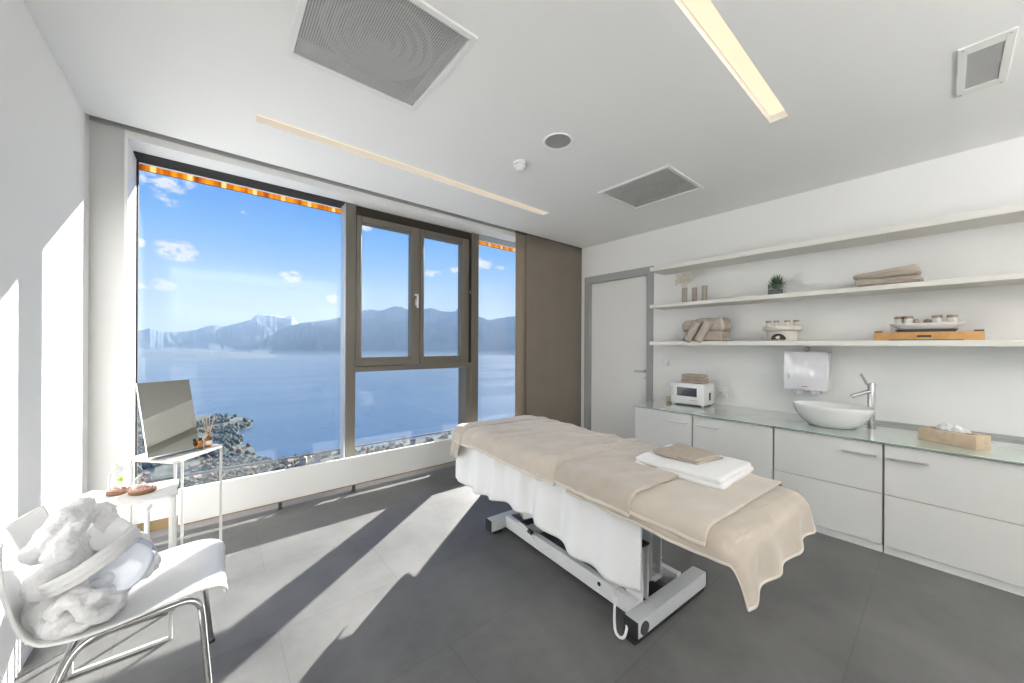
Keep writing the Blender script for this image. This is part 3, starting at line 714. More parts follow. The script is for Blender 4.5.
bl('cross_plate', lambda b: box(b, -.17, .17, -.48, -.40, .06, .10, .003), POWG)
bl('cross_plate', lambda b: box(b, -.17, .17, .30, .38, .06, .10, .003), POWG)
bl('motor_box', lambda b: box(b, -.07, .06, -.56, -.44, .035, .085, .006), BLACK)
# near post with open black top, far twin column, lift arms
def f(b):
    box(b, -.172, -.164, -.575, -.475, .10, .385, .002, 1); box(b, -.128, -.120, -.575, -.475, .10, .385, .002, 1); box(b, -.164, -.128, -.480, -.475, .10, .385)
p = bl('upright_post', f, POWD, smooth=False)
bl('post_cap', lambda b: box(b, -.174, -.118, -.577, -.473, .385, .392), BLACK, p, smooth=False)
def f(b):
    box(b, .02, .03, -.50, -.38, .10, .60, .002, 1); box(b, .11, .12, -.50, -.38, .10, .60, .002, 1); box(b, .03, .11, -.39, -.38, .10, .60)
p = bl('upright_post', f, POWG, smooth=False)
def f(b):
    pass
for z in (.20, .34, .50): bl('bolt', lambda b: cyl(b, (.12, -.44, z), (.135, -.44, z), .012, 12), STEEL, p)
def f(b): tube(b, [(.07, -.45, .16), (.02, -.20, .42)], .022, 16); tube(b, [(.02, -.20, .42), (-.0, -.10, .52)], .013, 12)
bl('lift_actuator', f, DGREY)
for s in (-1, 1):
    bl('lift_arm', lambda b: obox(b, (s*.16, -.46, .14), (s*.16, .42, .56), .03, .06, .003), POWD)
    bl('lift_arm', lambda b: obox(b, (s*.12, .46, .14), (s*.12, -.40, .56), .03, .06, .003), POWD)
bl('pivot_rod', lambda b: cyl(b, (-.17, -.46, .14), (.17, -.46, .14), .014), STEEL)
bl('pivot_rod', lambda b: cyl(b, (-.14, .46, .14), (.14, .46, .14), .014), STEEL)
def f(b):
    box(b, -.29, -.25, -1.0, .98, .565, .61, .003); box(b, .25, .29, -1.0, .98, .565, .61, .003)
    for y in (-1.0, -.45, .4, .94): box(b, -.25, .25, y, y+.04, .565, .61, .003)
bl('bed_frame', f, POWD)
def f(b): rbox(b, (.69, 1.98, .080), .035, Matrix.Translation((0, -.015, .612)), 14)
bl('mattress', f, WHITEB)
# foot pedal lever with cable
def f(b): tube(b, [(-.23, .36, .15), (-.225, .26, .13)], .010, 10)
pd = bl('foot_lever', f, STEEL)
def f(b): tube(b, [(-.226, .27, .132), (-.222, .235, .125)], .015, 12)
bl('lever_grip', f, BLACK, pd)
def f(b): tube(b, smooth_path([(-.222, .235, .12), (-.235, .18, .07), (-.24, .12, .075), (-.225, .07, .10)]), .004, 8)
bl('cable', f, WHITEB, pd)
def f(b):
    pts = []
    for i in range(11*14+1):
        a = i/14*2*PI; k = i/(11*14)
        pts.append((-.285+.012*math.cos(a), -.495+.012*math.sin(a), .28-.14*k))
    pts += smooth_path([(-.285, -.495, .13), (-.31, -.51, .06), (-.335, -.535, .02), (-.345, -.565, .012), (-.335, -.585, .02), (-.315, -.585, .05), (-.285, -.565, .075), (-.24, -.56, .09)], 6)
    tube(b, pts, [.0042]*(11*14+1)+[.0065]*(len(pts)-11*14-1), 8)
bl('spiral_cable', f, WHITEB)

# cloth draped over the couch: (a, b) are flat cloth coordinates, the core rectangle is the couch top
def drape(bm, a0, a1, b0, b1, ztop, core, na, nb, rad=.03, wave=.012, wf=26, seed=0, off=0, edgewob=.0, topamp=.004, hump=None, flare=.05, sag=0, endw=0, skew=0, frontcut=0):
    ca0, ca1, cb0, cb1 = core
    def f(u, v):
        a = a0+(a1-a0)*u; bb = b0+(b1-b0)*v
        if skew: bb += skew*(a/.335)*(-1)*(1-v)*.5
        if frontcut: bb += frontcut*u*max(0, 1-v/.3)
        if sag: a = a1-(a1-a)*(1-sag*.9*(.5+.5*math.sin(v*11+1))*u*0-sag*(.5-.5*math.sin(v*9+.5))*(1-u))
        if endw: a -= endw*(1-u)*max(0, 1-v/.55)**1.6
        bb += edgewob*noise.noise(Vector((a*4, v*3, seed)))*(1 if v < .5 else 0)*(1-v)
        qa = max(ca0, min(ca1, a)); qb = max(cb0, min(cb1, bb)); d = Vector((a-qa, bb-qb, 0)); L = (abs(d.x)**5+abs(d.y)**5)**.2
        z0 = ztop+off
        nn = noise.noise(Vector((a*5+seed, bb*5, seed*1.7)))+.5*noise.noise(Vector((a*13, bb*13+seed, 3)))+.8*noise.noise(Vector((a*3+bb*2, bb*16+a*6, seed)))
        z0 += topamp*nn
        if hump: z0 += hump(a, bb)
        if L < 1e-6: return (qa, qb, z0)
        n = d/d.length; th = min(L/rad, PI/2)
        out = (rad+off*.0)*math.sin(th); dn = rad*(1-math.cos(th))+max(0, L-rad*PI/2)
        hang = max(0, L-rad)
        per = qa*1.0+qb*1.0+math.atan2(n.y, n.x)*.12
        w = wave*math.sin(per*wf+seed*2+1.5*noise.noise(Vector((per*3, seed, 0))))*min(1, hang/.12)+wave*.7*noise.noise(Vector((per*9, L*3, seed)))*min(1, hang/.1)
        out += w+flare*hang+off
        return (qa+n.x*out, qb+n.y*out, z0-dn)
    grid(bm, f, na, nb)
    return f
def cloth(name, label, cat, m, *args, thick=.006, group=None, hems=(), hem=.016, hemoff=.002, **kw):
    b = BM(); f = drape(b, *args, **kw)
    o = mk(name, b, m, local=True, angle=180); o.matrix_world = BMX; o.location = BC; o.rotation_euler = (0, 0, BA); WM[o.name] = BMX
    tag(o, label, cat, group); s = o.modifiers.new('s', 'SOLIDIFY'); s.thickness = thick; s.offset = 0
    a0, a1, b0, b1 = args[:4]
    for e in hems:
        b = BM(); wu = hem/(a1-a0); wv = hem/(b1-b0); off0 = kw.get('off', 0)
        g = {'L': lambda u, v: f(u*wu, v), 'R': lambda u, v: f(1-u*wu, v), 'F': lambda u, v: f(v, u*wv), 'B': lambda u, v: f(v, 1-u*wv)}[e]
        grid(b, g, 3, 160)
        c = mk('hem', b, HEM, o, local=True, angle=180); c['label'] = 'pale stitched hem'
        s = c.modifiers.new('s', 'SOLIDIFY'); s.thickness = thick+.005; s.offset = 0
    return o
CORE = (-.335, .335, -1.03, 1.0)
def hump(a, bb):
    return .010*math.exp(-((bb-.45)/.3)**2)*(1-.5*(a/.36)**2)-.016*max(0, min(1, (bb-.7)/.3))**1.5
# white sheet hanging on the window side
cloth('white_sheet', 'long white cotton sheet hanging down the near side of the treatment couch', 'sheet', SHEET, -.335-.43, .335+.10, -.69, 1.13, .696, CORE, 70, 170, rad=.025, wave=.020, wf=25, seed=4, thick=.003, topamp=0, flare=.05, sag=.05)
cloth('base_blanket', 'large taupe fleece blanket lying lowest on the couch and hanging over its near end', 'blanket', TAUPE, -.335-.125, .335+.14, -1.03-.262, -.28, .704, CORE, 60, 140, rad=.07, wave=.014, wf=24, seed=1, hems=('L', 'F'), hem=.011, edgewob=.03, flare=.10, thick=.007, frontcut=.06)
cloth('folded_blanket', 'taupe fleece blanket section under the white towel, ending in a ridge at the near end', 'blanket', TAUPEL, -.335-.10, .335+.12, -.99, -.50, .712, CORE, 50, 60, rad=.055, wave=.006, wf=14, seed=2, hems=('L',), thick=.014, topamp=.005, flare=.10, off=.009)
cloth('folded_blanket', 'taupe fleece blanket section in the middle of the couch, left of the white towel', 'blanket', TAUPE, -.335-.125, .335+.12, -.665, -.05, .722, CORE, 50, 70, rad=.055, wave=.006, wf=12, seed=3, hems=('L',), thick=.018, topamp=.007, flare=.10, off=.015)
def hump2(a, bb): return hump(a, bb)+.010*math.exp(-((bb+.14)/.035)**2)-.006*math.exp(-((bb+.05)/.04)**2)
cloth('folded_blanket', 'large taupe fleece blanket covering the window half of the couch', 'blanket', TAUPEL, -.335-.150, .335+.13, -.19, 1.0, .724, CORE, 60, 120, rad=.06, wave=.006, wf=12, seed=5, hems=('L',), thick=.020, topamp=.010, hump=hump2, flare=.08, off=.013)
cloth('draped_towel', 'taupe towel draped over the window end of the couch', 'towel', TAUPE, -.335-.27, .335+.12, .80, 1.0+.22, .732, CORE, 50, 50, rad=.06, wave=.014, wf=20, seed=8, thick=.006, topamp=.006, hump=hump, flare=.22, off=.016, skew=.10)
# towels on the couch
zt = .727
b = BM()
def df(q):
    q.z += .010*noise.noise(Vector((q.x*5, q.y*5, 2))); return q
mt = place(2.025, .885, zt-.004, math.radians(0))
for k, (w_, d_, h_) in enumerate(((.42, .46, .029), (.415, .45, .029))):
    rbox(b, (w_, d_, h_), .0145, mt @ Matrix.Translation((.003*k, .006*k, .025*k)), 14, .006, 11, df, seed=k)
tag(mk('white_towel', b, TERRY), 'large folded white terry towel lying on the blankets of the couch', 'towel')
b = BM()
mt = place(2.06, .93, zt+.051, math.radians(-8))
for k in range(2): rbox(b, (.25, .27-.01*k, .014), .007, mt @ Matrix.Translation((0, .003*k, .012*k)), 10, .004, 12, df, seed=k+6)
tag(mk('small_towel', b, TAUPET), 'small folded taupe towel lying on top of the white towel on the couch', 'towel')

# ------------------------------------------------------------------ chair
t = thing('shell_chair', (-.22, 1.99, 0), 'white moulded shell chair with chrome legs at the left wall', 'chair')
prof = [(.034, .418), (.031, .436), (.008, .448), (-.05, .453), (-.13, .447), (-.23, .435), (-.33, .430), (-.41, .443), (-.462, .48), (-.495, .545), (-.517, .615), (-.535, .685), (-.550, .745), (-.557, .765)]
wid = [.36, .40, .43, .455, .47, .475, .47, .455, .44, .435, .43, .42, .39, .33]
P_ = smooth_path([(p[0], 0, p[1]) for p in prof], 4); W_ = smooth_path([(w, 0, 0) for w in wid], 4)
b = BM()
n_ = len(P_)-1
def f(u, v):
    i = min(n_, int(round(u*n_))); p = P_[i]; w = W_[i].x; s = (v-.5)*2
    tx = (P_[min(n_, i+1)]-P_[max(0, i-1)]).normalized(); nrm = Vector((-tx.z, 0, tx.x))
    if nrm.z < 0 and i < n_*.5: nrm = -nrm
    nrm = Vector((tx.z, 0, -tx.x)); 
    if nrm.x+nrm.z < 0: nrm = -nrm
    back = max(0, (i/n_-.55)/.45); lift = (.022+.05*back)*(abs(s)**2.4)
    if i/n_ < .2: lift *= (i/n_)/.2
    q = p+nrm*lift
    return (q.x, 1.99+s*w/2, q.z)
grid(b, f, n_, 28)
o = mk('seat_shell', b, mat('shell_plastic', (.66, .66, .655), .35), t, angle=180); s = o.modifiers.new('s', 'SOLIDIFY'); s.thickness = .011; s.offset = -1
s = o.modifiers.new('ss', 'SUBSURF'); s.levels = 1; s.render_levels = 1
for sg, nm in ((-1, 'near'), (1, 'far')):
    y = 1.99+sg*.155; yo = 1.99+sg*.205
    b = BM(); tube(b, round_path([(0.0, yo, .004), (-.035, y, .425), (-.34, y, .405), (-.50, yo, .004)], .06, 10), .0105, 16); mk('leg_frame', b, CHROME, t)
    for x in (0.0, -.50):
        b = BM(); cyl(b, (x, yo, 0), (x, yo, .012), .013, 14); mk('foot_cap', b, BLACK, t)
b = BM(); cyl(b, (-.09, 1.835, .425), (-.09, 2.145, .425), .009); cyl(b, (-.30, 1.835, .408), (-.30, 2.145, .408), .009); mk('cross_brace', b, CHROME, t)

# robe bundle on the chair
def blob(specs):
    b = BM()
    for (c, r, rot) in specs:
        tt = bmesh.new(); bmesh.ops.create_icosphere(tt, subdivisions=3, radius=1)
        for v in tt.verts:
            v.co = Vector([math.copysign(abs(q)**.8, q) for q in v.co])
        m = Matrix.Translation(c) @ Matrix.Rotation(rot[2], 4, 'Z') @ Matrix.Rotation(rot[1], 4, 'Y') @ Matrix.Rotation(rot[0], 4, 'X') @ Matrix.Diagonal((*r, 1))
        merge(b, tt, m)
    return b
def soften(o, voxel, amp, size, it=4):
    m = o.modifiers.new('r', 'REMESH'); m.mode = 'VOXEL'; m.voxel_size = voxel; m.use_smooth_shade = True
    m = o.modifiers.new('s', 'SMOOTH'); m.iterations = it; m.factor = .5
    tx = bpy.data.textures.new('fluff', 'CLOUDS'); tx.noise_scale = size; tx.noise_depth = 3
    m = o.modifiers.new('d', 'DISPLACE'); m.texture = tx; m.strength = amp; m.mid_level = .5; m.texture_coords = 'GLOBAL'
t = thing('folded_bathrobe', (-.24, 1.93, .45), 'fluffy white folded bathrobe tied with its belt, lying on the white chair', 'bathrobe')
def w_(x, y, yy):
    r = ray(x, y); return EYE+r*(yy/r.y)
t.location = (-.28, 1.93, .45); WM[t.name] = Matrix.Translation((-.28, 1.93, .45))
def lump(x, y, yy, r, rot=(0, 0, 0)): return (w_(x, y, yy), r, rot)
spec = [lump(86, 588, 1.93, (.150, .135, .075), (0, -.35, 0)), lump(100, 570, 1.96, (.140, .13, .075), (0, -.5, 0)), lump(122, 570, 1.99, (.085, .11, .055), (0, -.3, 0)),
        lump(140, 566, 1.98, (.050, .09, .030), (0, -.1, 0)), lump(80, 612, 1.90, (.115, .12, .035), (0, -.1, 0)), lump(65, 608, 1.88, (.070, .10, .050), (0, -.6, 0)),
        lump(66, 560, 1.94, (.085, .12, .060), (0, -.8, 0)), lump(92, 535, 1.99, (.085, .10, .050), (0, -.5, 0)), lump(112, 542, 2.0, (.060, .09, .055), (0, -.6, 0))]
spec += [lump(152, 563, 1.99, (.022, .05, .018), (0, -.1, 0)), lump(50, 575, 1.90, (.05, .10, .05), (0, -.8, 0))]
body_bm = blob(spec)
def roll(name, pts, r, amp=.012):
    b = body_bm; P = smooth_path([w_(*p) for p in pts], 6); n = len(P)
    rr = [r*(.72+.35*math.sin(PI*min(1, (i+.8)/(n*.98))))*(1+.10*math.sin(i*1.1)) for i in range(n)]
    tube(b, P, rr, 14)
roll('sleeve', [(34, 556, 1.86), (50, 541, 1.84), (66, 524, 1.87), (80, 507, 1.93), (93, 500, 1.99)], .044, .016)
roll('sleeve', [(52, 560, 1.80), (63, 548, 1.79), (72, 532, 1.82), (86, 517, 1.88)], .030, .016)
roll('collar_roll', [(92, 503, 1.98), (103, 512, 1.93), (110, 528, 1.92), (114, 538, 1.97)], .030, .012)
roll('skirt_fold', [(52, 618, 1.78), (66, 600, 1.76), (84, 612, 1.76), (102, 617, 1.79), (118, 603, 1.83)], .022, .010)
roll('skirt_fold', [(70, 590, 1.78), (92, 597, 1.77), (108, 592, 1.80), (120, 598, 1.83)], .018, .010)
body = mk('robe_body', body_bm, ROBEM, t); soften(body, .0055, .026, .045, 4)
tx = bpy.data.textures.new('pile', 'CLOUDS'); tx.noise_scale = .014; tx.noise_depth = 2
m_ = body.modifiers.new('p', 'DISPLACE'); m_.texture = tx; m_.strength = .006; m_.mid_level = .5; m_.texture_coords = 'GLOBAL'
# belt: a loop lying on the bundle
front = [w_(*p) for p in ((39, 590, 1.84), (46, 591, 1.79), (60, 585, 1.755), (80, 574, 1.745), (100, 560, 1.75), (118, 548, 1.775), (131, 537, 1.83), (137, 530, 1.90))]
back = [w_(*p) for p in ((133, 532, 2.0), (105, 550, 2.08), (70, 570, 2.04), (44, 582, 1.95))]
P = smooth_path(front+back+[front[0]], 8)[:-1]; cc = sum(P, Vector())/len(P); ax = (front[-1]-front[0]).normalized(); dp = Vector((.05, -1, .1)).normalized(); wd = ax.cross(dp).normalized()
b = BM(); rg = []
for p in P:
    od = (p-cc); od -= wd*od.dot(wd); od.normalize()
    rg.append([b.verts.new(p+wd*(w*.025)+od*(.006*(1-w*w)+.0025*math.sin(w*8))) for w in (-1, -.8, -.6, -.4, -.2, 0, .2, .4, .6, .8, 1)])
n_ = len(rg)
for i in range(n_):
    for k in range(10): b.faces.new((rg[i][k], rg[(i+1) % n_][k], rg[(i+1) % n_][k+1], rg[i][k+1]))
o = mk('belt', b, ROBEB, t, angle=180)
s = o.modifiers.new('s', 'SOLIDIFY'); s.thickness = .010; s.offset = -1
# slippers wrapped in clear film, tucked under the belt
c0 = w_(130, 566, 1.87)
t2 = thing('wrapped_slippers', tuple(c0), 'white slippers in clear plastic film tucked into the bathrobe', 'slippers')
def disc(b, x, y, yy, r, th, tilt): rbox(b, (2*r, 2*r, th), th/2, Matrix.Translation(w_(x, y, yy)) @ Matrix.Rotation(-.35, 4, 'Z') @ Matrix.Rotation(tilt, 4, 'X') @ Matrix.Rotation(-.4, 4, 'Z') @ Matrix.Rotation(0, 4, 'Y'), 12, .006, 18, lambda q: Vector((q.x*(1-.35*(q.y/r)**2*.6), q.y*(1-.3*(q.x/r)**2), q.z)))
b = BM(); disc(b, 127, 566, 1.845, .072, .022, 1.15); disc(b, 113, 534, 1.90, .055, .022, 1.15); mk('slippers', b, SHEET, t2, angle=180)
b = BM(); disc(b, 128, 565, 1.835, .085, .045, 1.15); mk('plastic_bag', b, PLASTIC, t2, angle=180)

# ------------------------------------------------------------------ side tables
TABW = mat('table_powder_coat', (.60, .60, .595), .45)
def sq_table(name, corners, z, th, r, label, loops):
    cx_ = sum(c[0] for c in corners)/4; cy_ = sum(c[1] for c in corners)/4
    t = thing(name, (cx_, cy_, 0), label, 'side table')
    b = BM()
    pts = round_path([Vector((*c, 0)) for c in corners]+[Vector((*corners[0], 0)), Vector((*corners[1], 0))], .035, 6)
    pts = pts[7:] if False else pts
    # rounded outline
    out = []
    n = 4
    for i in range(4):
        a = Vector(corners[i-1]); c = Vector(corners[i]); d = Vector(corners[(i+1) % 4])
        p = c+(a-c).normalized()*.035; q = c+(d-c).normalized()*.035
        for k in range(7):
            s = k/6; out.append((1-s)**2*p+2*s*(1-s)*c+s*s*q)
    lo = [b.verts.new((p.x, p.y, z-th)) for p in out]; hi = [b.verts.new((p.x, p.y, z)) for p in out]
    b.faces.new(lo[::-1]); b.faces.new(hi)
    for i in range(len(out)): b.faces.new((lo[i], lo[(i+1) % len(out)], hi[(i+1) % len(out)], hi[i]))
    mk('table_top', b, TABW, t, angle=30)
    for (i, j) in loops:
        p = Vector(corners[i]); q = Vector(corners[j]); c = Vector((cx_, cy_)); p = p+(c-p).normalized()*.02; q = q+(c-q).normalized()*.02
        b = BM()
        zz = .007
        obox(b, (p.x, p.y, 0), (p.x, p.y, z-th), .014, .014, .002); obox(b, (q.x, q.y, 0), (q.x, q.y, z-th), .014, .014, .002)
        obox(b, (p.x, p.y, zz), (q.x, q.y, zz), .014, .014, .002)
        mk('leg_frame', b, TABW, t, smooth=False)
    return t
A_, B2, C_ = (.062, 2.985), (-.160, 2.715), (-.375, 2.965); D_ = (A_[0]+C_[0]-B2[0], A_[1]+C_[1]-B2[1])
sq_table('side_table', [A_, B2, C_, D_], .742, .012, .03, 'taller white metal side table by the window carrying the mirror', ((3, 0), (1, 2)))
sq_table('side_table', [(-.135, 2.325), (-.135, 2.60), (-.47, 2.60), (-.47, 2.325)], .68, .012, .03, 'lower white metal side table behind the chair carrying the glass cloches', ((0, 3), (1, 2)))

# mirror
t = thing('table_mirror', (-.17, 2.92, .742), 'frameless rectangular tabletop mirror standing on the taller side table', 'mirror')
p0 = Vector((-.277, 2.845, .742)); p1 = Vector((-.06, 2.973, .742)); e = (p1-p0).normalized(); L = (p1-p0).length
nb_ = Vector((-e.y, e.x, 0)); upv = (nb_*.115+Vector((0, 0, .425))); HH = upv.length; upn = upv.normalized(); nr = e.cross(upn)
def mq(u, v, w): return p0+e*u+upn*v+nr*w
b = BM()
def slab(b, u0, u1, v0, v1, w0, w1):
    V = [b.verts.new(mq(*q)) for q in ((u0,v0,w0),(u1,v0,w0),(u1,v1,w0),(u0,v1,w0),(u0,v0,w1),(u1,v0,w1),(u1,v1,w1),(u0,v1,w1))]
    for f_ in ((0,3,2,1),(4,5,6,7),(0,1,5,4),(1,2,6,5),(2,3,7,6),(3,0,4,7)): b.faces.new([V[i] for i in f_])
slab(b, 0, L, .012, HH, -.001, .003); mk('mirror_glass', b, MIRROR, t, smooth=False)
b = BM(); slab(b, 0, L, .012, HH, -.009, -.0012) if nr.y < 0 else slab(b, 0, L, .012, HH, -.009, -.0012); mk('backing', b, WHITEB, t, smooth=False)
b = BM()
def f(u, v):
    # bent metal foot: short upturn in front, plate running back under the mirror
    path = [(.035, .018), (.012, .004), (0, .001), (-.05, .001), (-.12, .001)]
    x = u*4; i = min(3, int(x)); s = x-i; a = path[i]; c = path[i+1]
    dd = a[0]+(c[0]-a[0])*s; zz = a[1]+(c[1]-a[1])*s
    q = p0+e*(v*L)-nb_*dd; return (q.x, q.y, .743+zz)
grid(b, f, 16, 2); o = mk('base_plate', b, ALU, t); s = o.modifiers.new('s', 'SOLIDIFY'); s.thickness = .003

# reed diffuser
t = thing('reed_diffuser', (-.02, 2.965, .742), 'amber glass reed diffuser with thin sticks beside the mirror', 'reed diffuser')
c = (-.022, 2.985, .742)
b = BM(); lathe(b, [(.0001, 0), (.018, 0), (.020, .004), (.020, .055), (.017, .062), (.008, .068), (.008, .09), (.0065, .09), (.0065, .066), (.0001, .06)], c, 28); mk('bottle', b, AMBER, t)
b = BM()
for k in range(14):
    pass
lathe(b, [(.0204, .016), (.0206, .016), (.0206, .042), (.0204, .042)], c, 28, cap=False); mk('label', b, LABELM, t)
b = BM(); lathe(b, [(.0095, .072), (.0095, .086)], c, 20); mk('neck_ring', b, mat('gold_ring', (.6, .35, .1), .3, metal=1), t)
for k in range(6):
    a = k*1.05+.3; b = BM(); tube(b, [(c[0]-.006*math.cos(a), c[1]-.006*math.sin(a), .76), (c[0]+.035*math.cos(a), c[1]+.035*math.sin(a), .742+.19)], .0014, 6); mk('reed', b, REED, t)
t = thing('amber_bottle', (-.052, 2.985, .742), 'small dark amber bottle just left of the reed diffuser', 'bottle')
b = BM(); lathe(b, [(.0001, 0), (.013, 0), (.014, .045), (.010, .052), (.006, .056)], (-.058, 2.955, .742), 20); mk('body', b, AMBER, t)
b = BM(); lathe(b, [(.008, .056), (.008, .07), (.0001, .071)], (-.058, 2.955, .742), 20); mk('cap', b, BLACK, t)

# cloches on wooden trays
def cloche(cx_, cy_, r, h, lab, kind):
    z = .68
    t = thing('glass_cloche_tray', (cx_, cy_, z), lab, 'cloche')
    b = BM(); lathe(b, [(.0001, 0), (r*1.12, 0), (r*1.22, .006), (r*1.2, .016), (r*1.1, .017), (r*1.05, .011), (.0001, .010)], (cx_, cy_, z), 40); mk('wooden_tray', b, WALN, t)
    b = BM(); zc = .012
    if kind == 'dome': pr = [(r, zc)]+[(r*math.cos(a*PI/20), zc+h*math.sin(a*PI/20)) for a in range(0, 10)]+[(.0001, zc+h)]
    else: pr = [(r*.95, zc), (r*.95, zc+h*.62), (r*.75, zc+h*.80), (r*.32, zc+h*.88), (r*.32, zc+h*.96), (r*.42, zc+h), (.0001, zc+h*1.01)]
    lathe(b, pr, (cx_, cy_, z), 36, cap=False); mk('glass_dome', b, CLEARG, t)
    b = BM(); rnd = random.Random(int(cx_*1000))
    for k in range(16):
        a = rnd.uniform(0, 2*PI); q = rnd.uniform(0, r*.6)
        tt = bmesh.new(); bmesh.ops.create_icosphere(tt, subdivisions=1, radius=rnd.uniform(.006, .011)); merge(b, tt, Matrix.Translation((cx_+q*math.cos(a), cy_+q*math.sin(a), z+.02+rnd.uniform(0, .02))))
    mk('contents', b, HERB, t)
    return t
cloche(-.258, 2.468, .041, .075, 'low rounded glass cloche on a brown wooden tray, nearer the window of the two', 'dome')
t = cloche(-.345, 2.522, .034, .125, 'taller jar shaped glass cloche on a brown wooden tray, left of the low one', 'jar')
b = BM(); rbox(b, (.018, .012, .02), .005, place(-.335, 2.50, .742), 4, .002, 50); mk('green_tag', b, mat('lime', (.45, .65, .1), .6), t)

# ------------------------------------------------------------------ rear of the room: unseen uplighters added as fill light
def fill_uplighter(x, y, label, power):
    t = thing('added_fill_lamp', (x, y, 0), label, 'fill lamp')
    b = BM(); lathe(b, [(.0001, 0), (.14, 0), (.15, .01), (.14, .022), (.02, .03), (.0001, .03)], (x, y, 0), 32); mk('base', b, STEEL, t)
    b = BM(); cyl(b, (x, y, .03), (x, y, 1.72), .014); mk('pole', b, STEEL, t)
    b = BM(); lathe(b, [(.03, 1.70), (.12, 1.74), (.22, 1.82), (.225, 1.82), (.215, 1.825), (.12, 1.752), (.0001, 1.735)], (x, y, 0), 40); mk('lamp_shade', b, WHITE, t)
    l = bpy.data.lights.new('fill_uplight', 'AREA'); l.shape = 'DISK'; l.size = .34; l.energy = power; l.color = (1, .985, .96)
    o = bpy.data.objects.new('fill_uplight', l); C.objects.link(o); o.location = (x, y, 1.80); o.rotation_euler = (PI, 0, 0)
fill_uplighter(.2, -2.4, 'added unseen steel fill lamp with an upward bowl behind the camera on the left', 78)
fill_uplighter(1.7, -2.4, 'added unseen steel fill lamp with an upward bowl in the middle behind the camera', 80)
fill_uplighter(2.7, -2.75, 'added unseen steel fill lamp with an upward bowl behind the camera on the right', 36)

# ------------------------------------------------------------------ sun and sky
sd = Vector((-1.36, -1, -.65)).normalized()
l = bpy.data.lights.new('sun', 'SUN'); l.energy = 27; l.angle = math.radians(.53); l.color = (1, .975, .94)
o = bpy.data.objects.new('sun', l); C.objects.link(o); o.rotation_euler = sd.to_track_quat('-Z', 'Y').to_euler()

w = bpy.data.worlds.new('world'); bpy.context.scene.world = w; w.use_nodes = True; nt = w.node_tree
bg = nt.nodes['Background']; lk = nt.links.new
tc = N(nt, 'ShaderNodeTexCoord'); nm = N(nt, 'ShaderNodeVectorMath', operation='NORMALIZE'); lk(tc.outputs['Generated'], nm.inputs[0])
sx = N(nt, 'ShaderNodeSeparateXYZ'); lk(nm.outputs[0], sx.inputs[0])
def MT(op, a, b_=None, c_=None):
    n = N(nt, 'ShaderNodeMath', operation=op)
    for i, q in enumerate((a, b_, c_)):
        if q is None: continue
        if isinstance(q, (int, float)): n.inputs[i].default_value = q
        else: lk(q, n.inputs[i])
    return n.outputs[0]
el = MT('ARCSINE', sx.outputs[2]); az = MT('ARCTAN2', sx.outputs[0], sx.outputs[1])
def lin(c): return tuple(((q/255)/12.92 if q/255 <= .04045 else ((q/255+.055)/1.055)**2.4) for q in c)
rp = N(nt, 'ShaderNodeValToRGB'); rp.color_ramp.interpolation = 'B_SPLINE'
stops = [(-.02, (214, 230, 250)), (.04, (212, 229, 252)), (.10, (196, 220, 253)), (.18, (160, 205, 254)), (.26, (122, 184, 253)), (.34, (88, 160, 250)), (.6, (50, 120, 225)), (1.2, (35, 95, 200))]
er = rp.color_ramp.elements
for i, (p, c) in enumerate(stops):
    q = (p+.02)/1.3
    e_ = er[i] if i < 2 else er.new(q)
    e_.position = q; e_.color = (*lin(c), 1)
lk(MT('DIVIDE', MT('ADD', el, .02), 1.3), rp.inputs['Fac'])
cb_ = N(nt, 'ShaderNodeCombineXYZ'); lk(az, cb_.inputs[0]); lk(MT('MULTIPLY', el, 1.7), cb_.inputs[1])
nz = N(nt, 'ShaderNodeTexNoise'); nz.inputs['Scale'].default_value = 34; nz.inputs['Detail'].default_value = 9; nz.inputs['Roughness'].default_value = .62; lk(cb_.outputs[0], nz.inputs['Vector'])
def azel(x, y):
    r = ray(x, y).normalized(); return math.atan2(r.x, r.y), math.asin(r.z)
clouds = [(163, 180, 30, 12, .75), (168, 200, 14, 7, .5), (178, 251, 22, 10, 1), (291, 277, 11, 6, 1), (163, 285, 12, 6, 1), (141, 287, 7, 6, .8), (140, 243, 6, 5, .9), (243, 214, 6, 12, .35), (334, 299, 7, 5, 1), (484, 264, 9, 6, 1), (433, 273, 8, 4, .8), (456, 270, 6, 4, .7), (366, 226, 8, 5, .8), (500, 268, 12, 3, .4)]
acc = None
for (x, y, rx, ry_, st) in clouds:
    a0, e0 = azel(x, y); a1, _ = azel(x+rx, y); _, e1 = azel(x, y-ry_)
    d1 = MT('DIVIDE', MT('SUBTRACT', az, a0), abs(a1-a0)*1.15); d2 = MT('DIVIDE', MT('SUBTRACT', el, e0), abs(e1-e0)*1.15)
    rr = MT('SQRT', MT('ADD', MT('MULTIPLY', d1, d1), MT('MULTIPLY', d2, d2)))
    v = MT('MULTIPLY', MT('MAXIMUM', MT('SUBTRACT', 1.25, rr), 0), st)
    acc = v if acc is None else MT('MAXIMUM', acc, v)
cl = MT('MULTIPLY', acc, MT('MULTIPLY', MT('SUBTRACT', nz.outputs['Fac'], .36), 10))
cl = MT('MINIMUM', MT('MAXIMUM', MT('SUBTRACT', cl, .30), 0), .92)
mx = N(nt, 'ShaderNodeMix', data_type='RGBA'); lk(cl, mx.inputs[0]); lk(rp.outputs[0], mx.inputs[6]); mx.inputs[7].default_value = (*lin((243, 245, 252)), 1)
lk(mx.outputs[2], bg.inputs['Color']); bg.inputs['Strength'].default_value = 1.0

